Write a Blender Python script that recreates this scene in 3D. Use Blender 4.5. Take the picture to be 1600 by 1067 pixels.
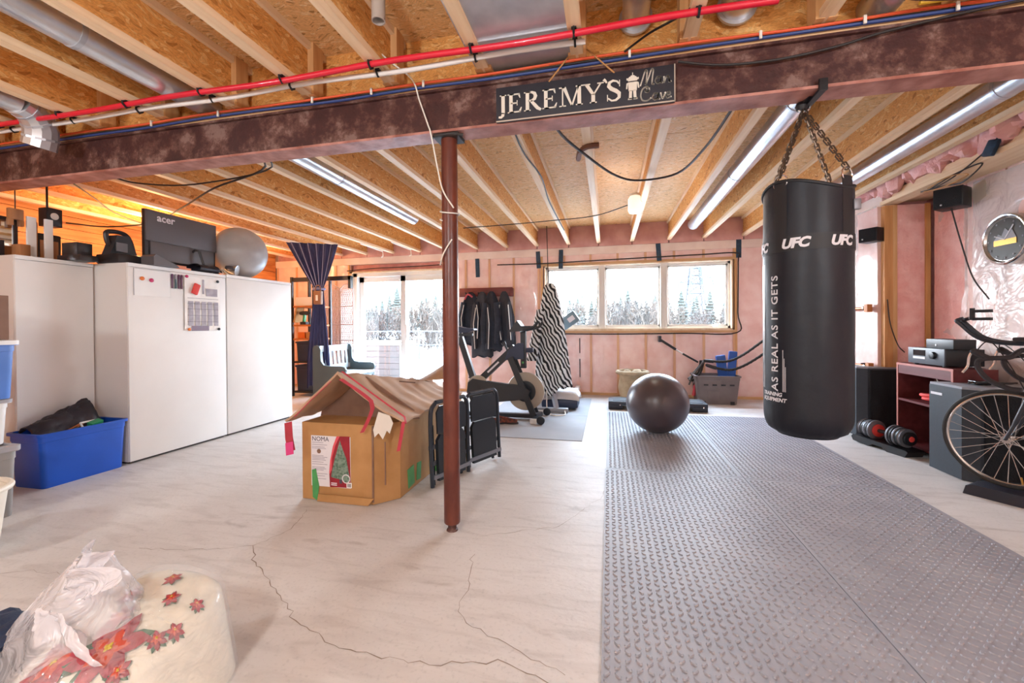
import bpy, bmesh, math, random
from math import sin, cos, pi, sqrt, radians as RAD
from mathutils import Vector as V, Matrix, Euler, noise as MN
random.seed(7)
for o in list(bpy.data.objects): bpy.data.objects.remove(o)
SC = bpy.context.scene
COL = SC.collection

# ------------------------------------------------------------------ camera
YAW, PITCH, ROLL, FPX, CAMH = 0.224367, 0.006316, 0.007167, 657.7, 1.2
Fw = V((-sin(YAW)*cos(PITCH), cos(YAW)*cos(PITCH), -sin(PITCH)))
Rt = V((cos(YAW), sin(YAW), 0)); Dn = Fw.cross(Rt)
R2 = Rt*cos(ROLL) + Dn*sin(ROLL); D2 = Fw.cross(R2)
cam = bpy.data.cameras.new('camera'); camo = bpy.data.objects.new('camera', cam); COL.objects.link(camo)
cam.sensor_width = 36; cam.lens = FPX*36/1600; cam.shift_y = -20/1600; cam.clip_end = 2000; cam.clip_start = .02
Bk = -Fw; Up = -D2
camo.matrix_world = Matrix(((R2.x, Up.x, Bk.x, 0), (R2.y, Up.y, Bk.y, 0), (R2.z, Up.z, Bk.z, CAMH), (0, 0, 0, 1)))
SC.camera = camo

# ------------------------------------------------------------------ view, sky, sun
SC.view_settings.view_transform = 'Standard'; SC.view_settings.look = 'None'
SC.view_settings.gamma = 1; SC.view_settings.use_curve_mapping = False
SC.view_settings.exposure = 1.0
W = bpy.data.worlds.new('sky'); SC.world = W; W.use_nodes = True
wn = W.node_tree.nodes; wl = W.node_tree.links; wn.clear()
wo = wn.new('ShaderNodeOutputWorld'); wb = wn.new('ShaderNodeBackground'); wl.new(wb.outputs[0], wo.inputs[0])
wt = wn.new('ShaderNodeTexCoord'); ws = wn.new('ShaderNodeSeparateXYZ'); wr = wn.new('ShaderNodeValToRGB')
wl.new(wt.outputs['Generated'], ws.inputs[0]); wl.new(ws.outputs['Z'], wr.inputs[0]); wl.new(wr.outputs[0], wb.inputs[0])
wr.color_ramp.elements[0].position = 0.0; wr.color_ramp.elements[0].color = (.90, .95, 1, 1)
wr.color_ramp.elements[1].position = 0.6; wr.color_ramp.elements[1].color = (.58, .78, 1, 1)
wb.inputs[1].default_value = 26.0

def lamp(name, kind, loc, power, color=(1, 1, 1), size=.1, rot=None, sy=None):
    l = bpy.data.lights.new(name, kind); o = bpy.data.objects.new(name, l); COL.objects.link(o)
    l.energy = power; l.color = color; o.location = loc
    if kind == 'AREA':
        l.size = size
        if sy: l.shape = 'RECTANGLE'; l.size_y = sy
    elif kind == 'POINT': l.shadow_soft_size = size
    if rot: o.rotation_euler = rot
    return o
# portals in the two glazed openings: they only guide the sampling of the sky
for nm, x0, x1, z0, z1 in (('window_portal', -1.05, 1.93, 1.16, 2.22), ('door_portal', -4.9, -2.8, .06, 2.22)):
    o = lamp(nm, 'AREA', ((x0+x1)/2, 7.64, (z0+z1)/2), 1, size=x1-x0, sy=z1-z0, rot=(-pi/2, 0, 0))
    o.data.cycles.is_portal = True

# ------------------------------------------------------------------ materials
MATS = {}
def L(h):
    h = h.lstrip('#'); r = [int(h[i:i+2], 16)/255 for i in (0, 2, 4)]
    return tuple((c/12.92 if c <= .04045 else ((c+.055)/1.055)**2.4) for c in r) + (1,)
def newmat(name):
    m = bpy.data.materials.new(name); m.use_nodes = True; MATS[name] = m
    nt = m.node_tree; b = nt.nodes['Principled BSDF']
    return m, nt, b
def mat(name, col, rough=.6, metal=0, var=0, vs=8, bump=0, bs=60, spec=.5, col2=None, stretch=(1, 1, 1), coat=0, alpha=1, emit=0, ecol=None, detail=4, lo=.35, hi=.65, trans=0):
    m, nt, b = newmat(name); N = nt.nodes.new; K = nt.links.new
    c = L(col) if isinstance(col, str) else tuple(col)+(1,)
    b.inputs['Base Color'].default_value = c; b.inputs['Roughness'].default_value = rough
    b.inputs['Metallic'].default_value = metal; b.inputs['Specular IOR Level'].default_value = spec
    b.inputs['Coat Weight'].default_value = coat; b.inputs['Alpha'].default_value = alpha
    b.inputs['Transmission Weight'].default_value = trans
    if emit: b.inputs['Emission Color'].default_value = L(ecol) if ecol else c; b.inputs['Emission Strength'].default_value = emit
    if var or col2 or bump:
        tc = N('ShaderNodeTexCoord'); mp = N('ShaderNodeMapping'); K(tc.outputs['Object'], mp.inputs[0]); mp.inputs['Scale'].default_value = stretch
    if var or col2:
        n = N('ShaderNodeTexNoise'); K(mp.outputs[0], n.inputs['Vector']); n.inputs['Scale'].default_value = vs; n.inputs['Detail'].default_value = detail
        r = N('ShaderNodeValToRGB'); K(n.outputs[0], r.inputs[0]); r.color_ramp.elements[0].position = lo; r.color_ramp.elements[1].position = hi
        c2 = L(col2) if col2 else tuple(min(1, x*(1-var)) for x in c[:3])+(1,)
        r.color_ramp.elements[0].color = c2; r.color_ramp.elements[1].color = c if col2 else tuple(min(1, x*(1+var*.5)) for x in c[:3])+(1,)
        K(r.outputs[0], b.inputs['Base Color'])
    if bump:
        n2 = N('ShaderNodeTexNoise'); K(mp.outputs[0], n2.inputs['Vector']); n2.inputs['Scale'].default_value = bs; n2.inputs['Detail'].default_value = 5
        bp = N('ShaderNodeBump'); bp.inputs['Strength'].default_value = bump; bp.inputs['Distance'].default_value = .02
        K(n2.outputs[0], bp.inputs['Height']); K(bp.outputs[0], b.inputs['Normal'])
    return m
def osb_mat(name, dark, mid, pale, sc=(1, 1, 1), s=26):
    m, nt, b = newmat(name); N = nt.nodes.new; K = nt.links.new
    tc = N('ShaderNodeTexCoord'); nz = N('ShaderNodeTexNoise'); nz.inputs['Scale'].default_value = 6; K(tc.outputs['Object'], nz.inputs['Vector'])
    mx = N('ShaderNodeMixRGB'); mx.inputs[0].default_value = .12; K(tc.outputs['Object'], mx.inputs[1]); K(nz.outputs['Color'], mx.inputs[2])
    mp = N('ShaderNodeMapping'); K(mx.outputs[0], mp.inputs[0]); mp.inputs['Scale'].default_value = sc; mp.inputs['Rotation'].default_value = (.3, .2, .4)
    v = N('ShaderNodeTexVoronoi'); v.inputs['Scale'].default_value = s; K(mp.outputs[0], v.inputs['Vector'])
    bw = N('ShaderNodeSeparateColor'); K(v.outputs['Color'], bw.inputs[0])
    r = N('ShaderNodeValToRGB'); K(bw.outputs[0], r.inputs[0]); e = r.color_ramp.elements
    e[0].position = .0; e[0].color = L(dark); e[1].position = 1; e[1].color = L(pale)
    k = e.new(.12); k.color = L(mid); k = e.new(.75); k.color = L(mid)
    n3 = N('ShaderNodeTexNoise'); n3.inputs['Scale'].default_value = 90; n3.inputs['Detail'].default_value = 6; K(mp.outputs[0], n3.inputs['Vector'])
    r3 = N('ShaderNodeValToRGB'); K(n3.outputs[0], r3.inputs[0]); r3.color_ramp.elements[0].position = .3; r3.color_ramp.elements[0].color = (.6, .55, .5, 1); r3.color_ramp.elements[1].position = .6
    mm = N('ShaderNodeMixRGB'); mm.blend_type = 'MULTIPLY'; mm.inputs[0].default_value = .8; K(r.outputs[0], mm.inputs[1]); K(r3.outputs[0], mm.inputs[2])
    K(mm.outputs[0], b.inputs['Base Color']); b.inputs['Roughness'].default_value = .7
    bp = N('ShaderNodeBump'); bp.inputs['Strength'].default_value = .25; bp.inputs['Distance'].default_value = .01; K(bw.outputs[0], bp.inputs['Height']); K(bp.outputs[0], b.inputs['Normal'])
    return m
def wood_mat(name, a, b_, axis=1, rough=.6, s=10):
    st = [1.0, 1.0, 1.0]; st[axis] = .06
    m = mat(name, a, rough, col2=b_, vs=s*2.5, stretch=tuple(st), bump=.08, bs=60, lo=.3, hi=.62)
    return m
def glass_mat(name, tint=(1, 1, 1), refl=.06):
    m, nt, b = newmat(name); N = nt.nodes.new; K = nt.links.new; nt.nodes.remove(b)
    t = N('ShaderNodeBsdfTransparent'); t.inputs[0].default_value = tint+(1,); g = N('ShaderNodeBsdfGlossy'); g.inputs['Roughness'].default_value = .02
    x = N('ShaderNodeMixShader'); x.inputs[0].default_value = refl; K(t.outputs[0], x.inputs[1]); K(g.outputs[0], x.inputs[2]); K(x.outputs[0], nt.nodes['Material Output'].inputs[0])
    return m
def film_mat(name, col, opac, rough=.2, s=5, bump=.6):
    """thin clear plastic sheeting: mostly see-through, with glossy wrinkles"""
    m, nt, b = newmat(name); N = nt.nodes.new; K = nt.links.new
    b.inputs['Base Color'].default_value = L(col); b.inputs['Roughness'].default_value = rough; b.inputs['Specular IOR Level'].default_value = .9
    tc = N('ShaderNodeTexCoord'); n = N('ShaderNodeTexNoise'); K(tc.outputs['Object'], n.inputs['Vector']); n.inputs['Scale'].default_value = s; n.inputs['Detail'].default_value = 3; n.inputs['Distortion'].default_value = 1.2
    bp = N('ShaderNodeBump'); bp.inputs['Strength'].default_value = bump; bp.inputs['Distance'].default_value = .06; K(n.outputs[0], bp.inputs['Height']); K(bp.outputs[0], b.inputs['Normal'])
    t = N('ShaderNodeBsdfTransparent'); x = N('ShaderNodeMixShader'); x.inputs[0].default_value = opac
    K(t.outputs[0], x.inputs[1]); K(b.outputs[0], x.inputs[2]); K(x.outputs[0], nt.nodes['Material Output'].inputs[0])
    return m

# ------------------------------------------------------------------ mesh helpers
class G:
    def __init__(s): s.v = []; s.f = []
    def add(s, vs, fs, T=None):
        o = len(s.v); s.v += [tuple(T @ V(p)) if T else tuple(p) for p in vs]; s.f += [tuple(i+o for i in q) for q in fs]; return s
    def box(s, c, d, rot=None, bev=0, T=None):
        x, y, z = d[0]/2, d[1]/2, d[2]/2
        M_ = Matrix.Translation(V(c))
        if rot: M_ = M_ @ Euler(rot).to_matrix().to_4x4()
        if T: M_ = T @ M_
        if bev:
            bm = bmesh.new(); bmesh.ops.create_cube(bm, size=1, matrix=Matrix.Diagonal((d[0], d[1], d[2], 1)))
            bmesh.ops.bevel(bm, geom=bm.edges[:], offset=bev, segments=2, affect='EDGES', profile=.6)
            bm.verts.index_update(); s.add([p.co for p in bm.verts], [[q.index for q in f.verts] for f in bm.faces], M_); bm.free(); return s
        return s.add([(-x, -y, -z), (x, -y, -z), (x, y, -z), (-x, y, -z), (-x, -y, z), (x, -y, z), (x, y, z), (-x, y, z)],
                     [(3, 2, 1, 0), (4, 5, 6, 7), (0, 1, 5, 4), (1, 2, 6, 5), (2, 3, 7, 6), (3, 0, 4, 7)], M_)
    def bb(s, x0, x1, y0, y1, z0, z1, bev=0): return s.box(((x0+x1)/2, (y0+y1)/2, (z0+z1)/2), (abs(x1-x0), abs(y1-y0), abs(z1-z0)), bev=bev)
    def bar(s, a, b, w, h, up=(0, 0, 1), bev=0):
        """rectangular bar from a to b, w across, h along up"""
        a, b = V(a), V(b); d = (b-a); l = d.length; d.normalize(); u = V(up); r = d.cross(u)
        if r.length < 1e-4: r = d.cross(V((0, 1, 0)))
        r.normalize(); u = r.cross(d)
        T = Matrix(((r.x, d.x, u.x, 0), (r.y, d.y, u.y, 0), (r.z, d.z, u.z, 0), (0, 0, 0, 1))); T.translation = (a+b)/2
        return s.box((0, 0, 0), (w, l, h), bev=bev, T=T)
    def tube(s, pts, r, n=8, closed=False, cap=True):
        P = [V(p) for p in pts]; k = len(P); R_ = r if isinstance(r, (list, tuple)) else [r]*k
        tan = []
        for i in range(k):
            a = P[(i-1) % k] if (closed or i > 0) else P[i]; b = P[(i+1) % k] if (closed or i < k-1) else P[i]
            t = (b-a); t.normalize(); tan.append(t)
        u = tan[0].orthogonal().normalized(); vs = []
        for i in range(k):
            t = tan[i]; u = (u - t*u.dot(t))
            if u.length < 1e-5: u = t.orthogonal()
            u.normalize(); w = t.cross(u)
            for j in range(n):
                a = 2*pi*j/n; vs.append(P[i] + (u*cos(a)+w*sin(a))*R_[i])
        fs = []
        for i in range(k if closed else k-1):
            for j in range(n):
                a, b = i*n, ((i+1) % k)*n; fs.append((a+j, a+(j+1) % n, b+(j+1) % n, b+j))
        if cap and not closed: fs += [tuple(range(n-1, -1, -1)), tuple((k-1)*n+j for j in range(n))]
        return s.add(vs, fs)
    def cyl(s, a, b, r, r2=None, n=16, cap=True): return s.tube([a, b], [r, r if r2 is None else r2], n, cap=cap)
    def lathe(s, prof, n=24, c=(0, 0, 0), axis=(0, 0, 1), cap=True):
        ax = V(axis).normalized(); u = ax.orthogonal().normalized(); w = ax.cross(u); c = V(c); vs = []
        for r, h in prof:
            for j in range(n):
                a = 2*pi*j/n; vs.append(c + ax*h + (u*cos(a)+w*sin(a))*max(r, 1e-4))
        fs = [(i*n+j, i*n+(j+1) % n, (i+1)*n+(j+1) % n, (i+1)*n+j) for i in range(len(prof)-1) for j in range(n)]
        if cap: fs += [tuple(range(n-1, -1, -1)), tuple((len(prof)-1)*n+j for j in range(n))]
        return s.add(vs, fs)
    def prism(s, poly, h, o=(0, 0, 0), u=(1, 0, 0), w=(0, 0, 1), cen=False):
        """polygon in the plane (u, w) at o, thickened by h along u x w"""
        o, u, w = V(o), V(u), V(w); n = u.cross(w).normalized(); k = len(poly); of = n*(-h/2 if cen else 0)
        vs = [o+u*a+w*b+of for a, b in poly] + [o+u*a+w*b+of+n*h for a, b in poly]
        return s.add(vs, [tuple(range(k-1, -1, -1)), tuple(range(k, 2*k))] + [(i, (i+1) % k, k+(i+1) % k, k+i) for i in range(k)])
    def grid(s, fn, nu, nv, th=0):
        vs = [V(fn(i/nu, j/nv)) for j in range(nv+1) for i in range(nu+1)]; q = nu+1
        fs = [(j*q+i, j*q+i+1, (j+1)*q+i+1, (j+1)*q+i) for j in range(nv) for i in range(nu)]
        if not th: return s.add(vs, fs)
        bm = bmesh.new(); B = [bm.verts.new(p) for p in vs]
        for f in fs: bm.faces.new([B[i] for i in f])
        bm.normal_update(); nn = [p.normal.copy() for p in B]; bm.free(); k = len(vs)
        v2 = vs + [p-n*th for p, n in zip(vs, nn)]; f2 = fs + [tuple(k+i for i in f[::-1]) for f in fs]
        ring = [i for i in range(nu)] + [j*q+nu for j in range(nv)] + [nv*q+nu-i for i in range(nu)] + [(nv-j)*q for j in range(nv)]
        f2 += [(ring[(i+1) % len(ring)], ring[i], k+ring[i], k+ring[(i+1) % len(ring)]) for i in range(len(ring))]
        return s.add(v2, f2)
    def sphere(s, c, r, sc=(1, 1, 1), n=24, m=14):
        return s.add([(c[0]+r*sc[0]*sin(pi*j/m)*cos(2*pi*i/n), c[1]+r*sc[1]*sin(pi*j/m)*sin(2*pi*i/n), c[2]-r*sc[2]*cos(pi*j/m)) for j in range(m+1) for i in range(n)],
                     [(j*n+i, j*n+(i+1) % n, (j+1)*n+(i+1) % n, (j+1)*n+i) for j in range(m) for i in range(n)])
    def xf(s, T): s.v = [tuple(T @ V(p)) for p in s.v]; return s

def smooth_path(pts, k=6):
    """Catmull-Rom through the points"""
    P = [V(p) for p in pts]; out = []
    for i in range(len(P)-1):
        a = P[i-1] if i else P[0]*2-P[1]; b = P[i]; c = P[i+1]; d = P[i+2] if i+2 < len(P) else P[-1]*2-P[-2]
        for j in range(k):
            t = j/k; out.append(.5*((2*b)+(c-a)*t+(2*a-5*b+4*c-d)*t*t+(3*b-a-3*c+d)*t**3))
    return out+[P[-1]]
def fbm(x, y, z=0, o=3): return MN.fractal(V((x, y, z)), 1.0, 2.0, o)

def mesh_of(g, name, m, smooth=True, ang=38):
    me = bpy.data.meshes.new(name); me.from_pydata(g.v, [], g.f); me.validate(clean_customdata=False); me.update()
    bm = bmesh.new(); bm.from_mesh(me); bmesh.ops.recalc_face_normals(bm, faces=bm.faces[:]); bm.to_mesh(me); bm.free()
    if smooth:
        me.polygons.foreach_set('use_smooth', [True]*len(me.polygons)); me.set_sharp_from_angle(angle=RAD(ang))
    if m: me.materials.append(MATS[m] if isinstance(m, str) else m)
    return me
def part(name, g, m, parent, smooth=True, ang=38, label=None, kind=None):
    o = bpy.data.objects.new(name, mesh_of(g, name, m, smooth, ang)); COL.objects.link(o); o.parent = parent
    if label: o['label'] = label
    if kind: o['kind'] = kind
    return o
def thing(name, label, cat, loc=(0, 0, 0), rz=0, group=None, rot=None):
    o = bpy.data.objects.new(name, None); COL.objects.link(o); o.location = loc; o.rotation_euler = rot or (0, 0, rz)
    o['label'] = label; o['category'] = cat; o.empty_display_size = .1
    if group: o['group'] = group
    return o
def single(name, g, m, label, cat, group=None, smooth=True, ang=38, kind=None):
    """a thing that is one mesh, built in world coordinates; its origin moves to its base"""
    xs = [p[0] for p in g.v]; ys = [p[1] for p in g.v]; zs = [p[2] for p in g.v]
    c = V(((min(xs)+max(xs))/2, (min(ys)+max(ys))/2, min(zs))); g.v = [tuple(V(p)-c) for p in g.v]
    o = part(name, g, m, None, smooth, ang); o.location = c; o['label'] = label; o['category'] = cat
    if group: o['group'] = group
    if kind: o['kind'] = kind
    return o
def struct(name, g, m, parent=None, smooth=True):
    o = part(name, g, m, parent, smooth)
    if parent is None: o['kind'] = 'structure'
    return o
def share(name, src, parent, loc=(0, 0, 0), rot=None, m=None):
    o = bpy.data.objects.new(name, src.data if hasattr(src, 'data') else src); COL.objects.link(o); o.parent = parent; o.location = loc
    if rot: o.rotation_euler = rot
    return o
def dup(root, loc=None, rz=None, label=None, group=None):
    r = root.copy(); COL.objects.link(r)
    if loc is not None: r.location = loc
    if rz is not None: r.rotation_euler = (0, 0, rz)
    if label: r['label'] = label
    if group: r['group'] = group
    for ch in list(root.children):
        c = ch.copy(); COL.objects.link(c); c.parent = r
        for g in list(ch.children):
            d = g.copy(); COL.objects.link(d); d.parent = c
    return r
def text_g(txt, size, depth=.001, shear=0, bold=0, sp=1):
    cu = bpy.data.curves.new('lettering', 'FONT'); cu.body = txt; cu.size = size; cu.extrude = depth; cu.shear = shear; cu.offset = bold; cu.space_character = sp; cu.resolution_u = 3
    o = bpy.data.objects.new('lettering', cu); COL.objects.link(o); bpy.context.view_layer.update()
    me = bpy.data.meshes.new_from_object(o.evaluated_get(bpy.context.evaluated_depsgraph_get()))
    g = G(); g.v = [tuple(p.co) for p in me.vertices]; g.f = [tuple(f.vertices) for f in me.polygons]
    bpy.data.objects.remove(o); bpy.data.curves.remove(cu); bpy.data.meshes.remove(me)
    return g
def frame(o, u, w):
    """matrix taking (x, y, z) to o + x*u + y*w + z*(u x w)"""
    u, w = V(u).normalized(), V(w).normalized(); n = u.cross(w)
    T = Matrix(((u.x, w.x, n.x, 0), (u.y, w.y, n.y, 0), (u.z, w.z, n.z, 0), (0, 0, 0, 1))); T.translation = V(o); return T
def stroke(g, pts, w, h, o, u, wv):
    """flat lettering stroke of width w along 2-D points"""
    for a, b in zip(pts[:-1], pts[1:]):
        a2, b2 = V(a), V(b); d = (b2-a2)
        if d.length < 1e-6: continue
        d.normalize(); n = V((-d.y, d.x))*w/2; e = d*w*.3
        g.prism([tuple(a2-n-e), tuple(b2-n+e), tuple(b2+n+e), tuple(a2+n-e)], h, o, u, wv)
# ------------------------------------------------------------------ the room's materials
osb_mat('osb_deck', '#b08048', '#eebf84', '#f8dcac', (1, 3.0, 1), 36)
osb_mat('osb_web', '#bb7834', '#e8a65a', '#f7cb88', (1, .8, 2.6), 30)
wood_mat('lumber', '#efd2ad', '#e0bb90', 1)
wood_mat('lumber_vertical', '#dcab76', '#c6915c', 2)
wood_mat('lumber_cross', '#d9b083', '#c1905f', 0)
wood_mat('stud_wood', '#d59a60', '#bb804a', 2)
mat('insulation', '#efc4bc', .75, col2='#d08a88', vs=9, bump=.35, bs=22, coat=.0)
mat('insulation_film', '#f0d2ca', .38, col2='#e6bcb3', vs=5, bump=.45, bs=7, coat=.3)
mat('insulation_deep', '#dfa29c', .8, col2='#cc8882', vs=7, bump=.5, bs=18)
mat('insulation_pink', '#f3c0b8', .8, col2='#e9a69e', vs=8, bump=.6, bs=30)
mat('insulation_rim', '#d9a79f', .6, col2='#c48d86', vs=4, bump=.3, bs=10)
mat('stud_film', '#dcae86', .45, col2='#cf9a78', vs=10, stretch=(1, 1, .1))
mat('plate_film', '#e9d6ca', .4, col2='#dfc6b9', vs=4, bump=.15, bs=12, coat=.2)
mat('tape_blue', '#1d3c55', .5, var=.4, vs=30)
mat('tape_white', '#cfc0b0', .5)
mat('vinyl_white', '#d3cdc6', .35)
mat('pine_jamb', '#e2cbae', .5, col2='#d2b592', vs=12, stretch=(1, 1, .1))
glass_mat('glass')
film_mat('poly_film', '#fbf3ef', .50, .2, 4, 1.0)
film_mat('poly_film_soft', '#fbeee8', .35, .25, 3, .6)
mat('plank_orange', '#d98e4a', .6, col2='#b0662c', vs=16, stretch=(1, .1, 1))
mat('back_wall', '#d9c9bd', .8)
mat('black_plastic', '#16171b', .45, spec=.4)
mat('cable_black', '#241d1b', .6)
mat('cable_white', '#e3ddd2', .5)

def floor_material():
    m, nt, b = newmat('concrete'); N = nt.nodes.new; K = nt.links.new
    tc = N('ShaderNodeTexCoord')
    def noise(s, d, st=(1, 1, 1), dist=0):
        mp = N('ShaderNodeMapping'); mp.inputs['Scale'].default_value = st; mp.inputs['Rotation'].default_value = (0, 0, .15); K(tc.outputs['Object'], mp.inputs[0])
        n = N('ShaderNodeTexNoise'); n.inputs['Scale'].default_value = s; n.inputs['Detail'].default_value = d; n.inputs['Distortion'].default_value = dist; K(mp.outputs[0], n.inputs['Vector']); return n
    def ramp(src, a, b2, c1, c2):
        r = N('ShaderNodeValToRGB'); K(src.outputs[0], r.inputs[0]); r.color_ramp.elements[0].position = a; r.color_ramp.elements[1].position = b2
        r.color_ramp.elements[0].color = c1; r.color_ramp.elements[1].color = c2; return r
    r1 = ramp(noise(1.3, 6), .3, .7, L('#c0b8b3'), L('#d2ccc8'))
    r2 = ramp(noise(9, 8, (.35, 1.6, 1), .8), .32, .5, (.83, .81, .80, 1), (1, 1, 1, 1))
    r3 = ramp(noise(3.2, 9, (.5, 1.5, 1), 1.5), .27, .36, (.72, .68, .66, 1), (1, 1, 1, 1))
    r4 = ramp(noise(60, 3), .3, .45, (.85, .85, .85, 1), (1, 1, 1, 1))
    cur = r1
    for r in (r2, r3, r4):
        x = N('ShaderNodeMixRGB'); x.blend_type = 'MULTIPLY'; x.inputs[0].default_value = .75; K(cur.outputs[0], x.inputs[1]); K(r.outputs[0], x.inputs[2]); cur = x
    K(cur.outputs[0], b.inputs['Base Color']); b.inputs['Roughness'].default_value = .55
    bp = N('ShaderNodeBump'); bp.inputs['Strength'].default_value = .15; bp.inputs['Distance'].default_value = .01; K(noise(25, 6).outputs[0], bp.inputs['Height']); K(bp.outputs[0], b.inputs['Normal'])
floor_material()
mat('crack_dirt', '#8d7d70', .9)

XL, XR, XN, YF, YB, ZD = -6.7, 2.82, 3.26, 7.42, -3.2, 2.92   # left wall, far right wall, near right wall, far wall, back wall, deck
YRET = 5.18
floor = struct('floor', G().bb(XL-.2, XN+.2, YB-.2, YF+.25, -.15, 0), 'concrete')
def crack(pts, w=.003, seed=0):
    r = random.Random(seed); P = []
    for (a, b) in zip(pts[:-1], pts[1:]):
        n = max(2, int((V(b)-V(a)).length/.035))
        for i in range(n):
            t = i/n; P.append(V((a[0]+(b[0]-a[0])*t+r.uniform(-.011, .011), a[1]+(b[1]-a[1])*t+r.uniform(-.011, .011))))
    P.append(V(pts[-1])); vs = []
    for i, p in enumerate(P):
        d = (P[min(i+1, len(P)-1)]-P[max(i-1, 0)]).normalized(); n = V((-d.y, d.x))*w*r.uniform(.25, .9)
        vs += [(p.x+n.x, p.y+n.y, .0006), (p.x-n.x, p.y-n.y, .0006)]
    g = G(); g.add(vs, [(2*i, 2*i+1, 2*i+3, 2*i+2) for i in range(len(P)-1)]); part('crack', g, 'crack_dirt', floor, False)
crack([(-1.91, 1.93), (-1.77, 1.80), (-1.40, 1.58), (-1.26, 1.47), (-.98, 1.38), (-.63, 1.38), (-.40, 1.45), (-.20, 1.40), (0.0, 1.29)], .0032, 1)
crack([(-.70, 2.1), (-.64, 1.85), (-.62, 1.66), (-.5, 1.58), (-.32, 1.50), (-.15, 1.44)], .002, 2)
crack([(-2.5, 1.78), (-2.2, 1.83), (-1.91, 1.93), (-1.85, 2.15), (-1.95, 2.4)], .0022, 3)
crack([(-.72, 2.3), (-.3, 2.5), (-.05, 3.0), (.0, 3.3)], .0018, 4)
crack([(-3.1, 1.4), (-2.8, 1.5), (-2.5, 1.52)], .0018, 5)

# ---- outer shell
wall_left = struct('wall_left', G().bb(XL-.2, XL-.02, YB, YF+.2, 0, 3.0), 'back_wall')
z = 0.02; k = 0
while z < 2.86:
    h = .135 + .02*((k*7) % 3); g = G().bb(XL-.02, XL+.012+.006*(k % 2), YB+.02, YF-.02, z, min(z+h-.006, 2.9)); part('plank', g, 'plank_orange', wall_left, False); z += h; k += 1
struct('wall_back', G().bb(XL-.2, XN+.2, YB-.2, YB, 0, 3.0), 'back_wall')

# ---- far wall: sheathing round the two openings, studs, batts
DX0, DX1, DZ = -4.97, -2.76, 2.29           # patio door opening
WX0, WX1, WZ0, WZ1 = -1.10, 1.965, 1.12, 2.255   # window opening
g = G()
g.bb(XL-.2, DX0, YF+.1, YF+.2, 0, 3.0).bb(DX1, WX0, YF+.1, YF+.2, 0, 3.0).bb(WX1, XN+.2, YF+.1, YF+.2, 0, 3.0)
g.bb(DX0, DX1, YF+.1, YF+.2, DZ, 3.0).bb(WX0, WX1, YF+.1, YF+.2, 0, WZ0).bb(WX0, WX1, YF+.1, YF+.2, WZ1, 3.0)
wall_far = struct('wall_far', g, 'insulation_deep')
def batt(parent, o, u, n, w, h, m='insulation_film', bulge=.012, seed=0):
    """quilted batt face: u across, z up, n towards the room"""
    o, u, n = V(o), V(u), V(n); nu, nv = 8, max(4, int(h/.07))
    g = G().grid(lambda a, b: o+u*(a*w)+V((0, 0, b*h))+n*(bulge*sin(pi*a)**.5+.016*fbm(a*1.6+seed*5.3, b*h*7, seed)*sin(pi*a)), nu, nv, .05)
    return part('insulation_batt', g, m, parent)
def stud(parent, g, m='lumber_vertical'): return part('stud', g, m, parent, False)
stx = [XL+.04+.455*i for i in range(21)] + [XR-.03]
for i, x in enumerate(stx):
    segs = [(.04, 2.43)]
    if DX0-.02 < x < DX1+.02: segs = []
    if WX0-.02 < x < WX1+.02: segs = [(.04, WZ0-.05), (WZ1+.03, 2.43)]
    for a, b in segs: stud(wall_far, G().bb(x-.019, x+.019, YF, YF+.1, a, b), 'stud_film')
    if i+1 < len(stx):
        x2 = stx[i+1]-.019; x1 = x+.019; sg = [(x1, x2, .04, 2.43)]
        if x1 < DX1 and x2 > DX0: sg = [(a, b, .04, 2.43) for a, b in ((x1, min(x2, DX0)), (max(x1, DX1), x2)) if b-a > .03]
        if x1 < WX1 and x2 > WX0:
            sg = [(x1, x2, .04, WZ0-.05), (x1, x2, WZ1+.03, 2.43)] + [(a, b, WZ0-.05, WZ1+.03) for a, b in ((x1, min(x2, WX0-.02)), (max(x1, WX1+.02), x2)) if b-a > .03]
        for q, (a, b, c, d) in enumerate(sg): batt(wall_far, (a, YF+.015, c), (1, 0, 0), (0, -1, 0), b-a, d-c, seed=i+q*.37)
for x in (WX0-.045, WX1+.045, DX0-.03, DX1+.03): stud(wall_far, G().bb(x-.02, x+.02, YF-.004, YF+.1, .04, 2.43))
part('bottom_plate', G().bb(XL, DX0, YF-.03, YF+.1, 0, .04).bb(DX1, XR, YF-.03, YF+.1, 0, .04), 'lumber_cross', wall_far, False)
part('top_plate', G().bb(XL, XR, YF-.015, YF+.1, 2.43, 2.56), 'plate_film', wall_far, False)
part('window_header', G().bb(WX0-.06, WX1+.06, YF-.006, YF+.1, WZ1+.001, WZ1+.04), 'lumber_cross', wall_far, False)
part('window_sill_plate', G().bb(WX0-.06, WX1+.06, YF-.006, YF+.1, WZ0-.05, WZ0-.002), 'lumber_cross', wall_far, False)
for x, z0, z1 in ((-2.33, 2.1, 2.44), (-1.20, 2.22, 2.52), (-.80, 2.2, 2.53), (.83, 2.27, 2.56), (2.05, 2.27, 2.58)):
    part('tape_strip', G().box((x, YF-.022, (z0+z1)/2), (.075, .006, z1-z0), (0, random.uniform(-.08, .08), 0)), 'tape_blue', wall_far, False)
part('black_print', G().bb(-.49, -.475, YF-.006, YF-.002, .30, .62).bb(-.49, -.475, YF-.006, YF-.002, .72, .98), 'cable_black', wall_far, False)

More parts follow.
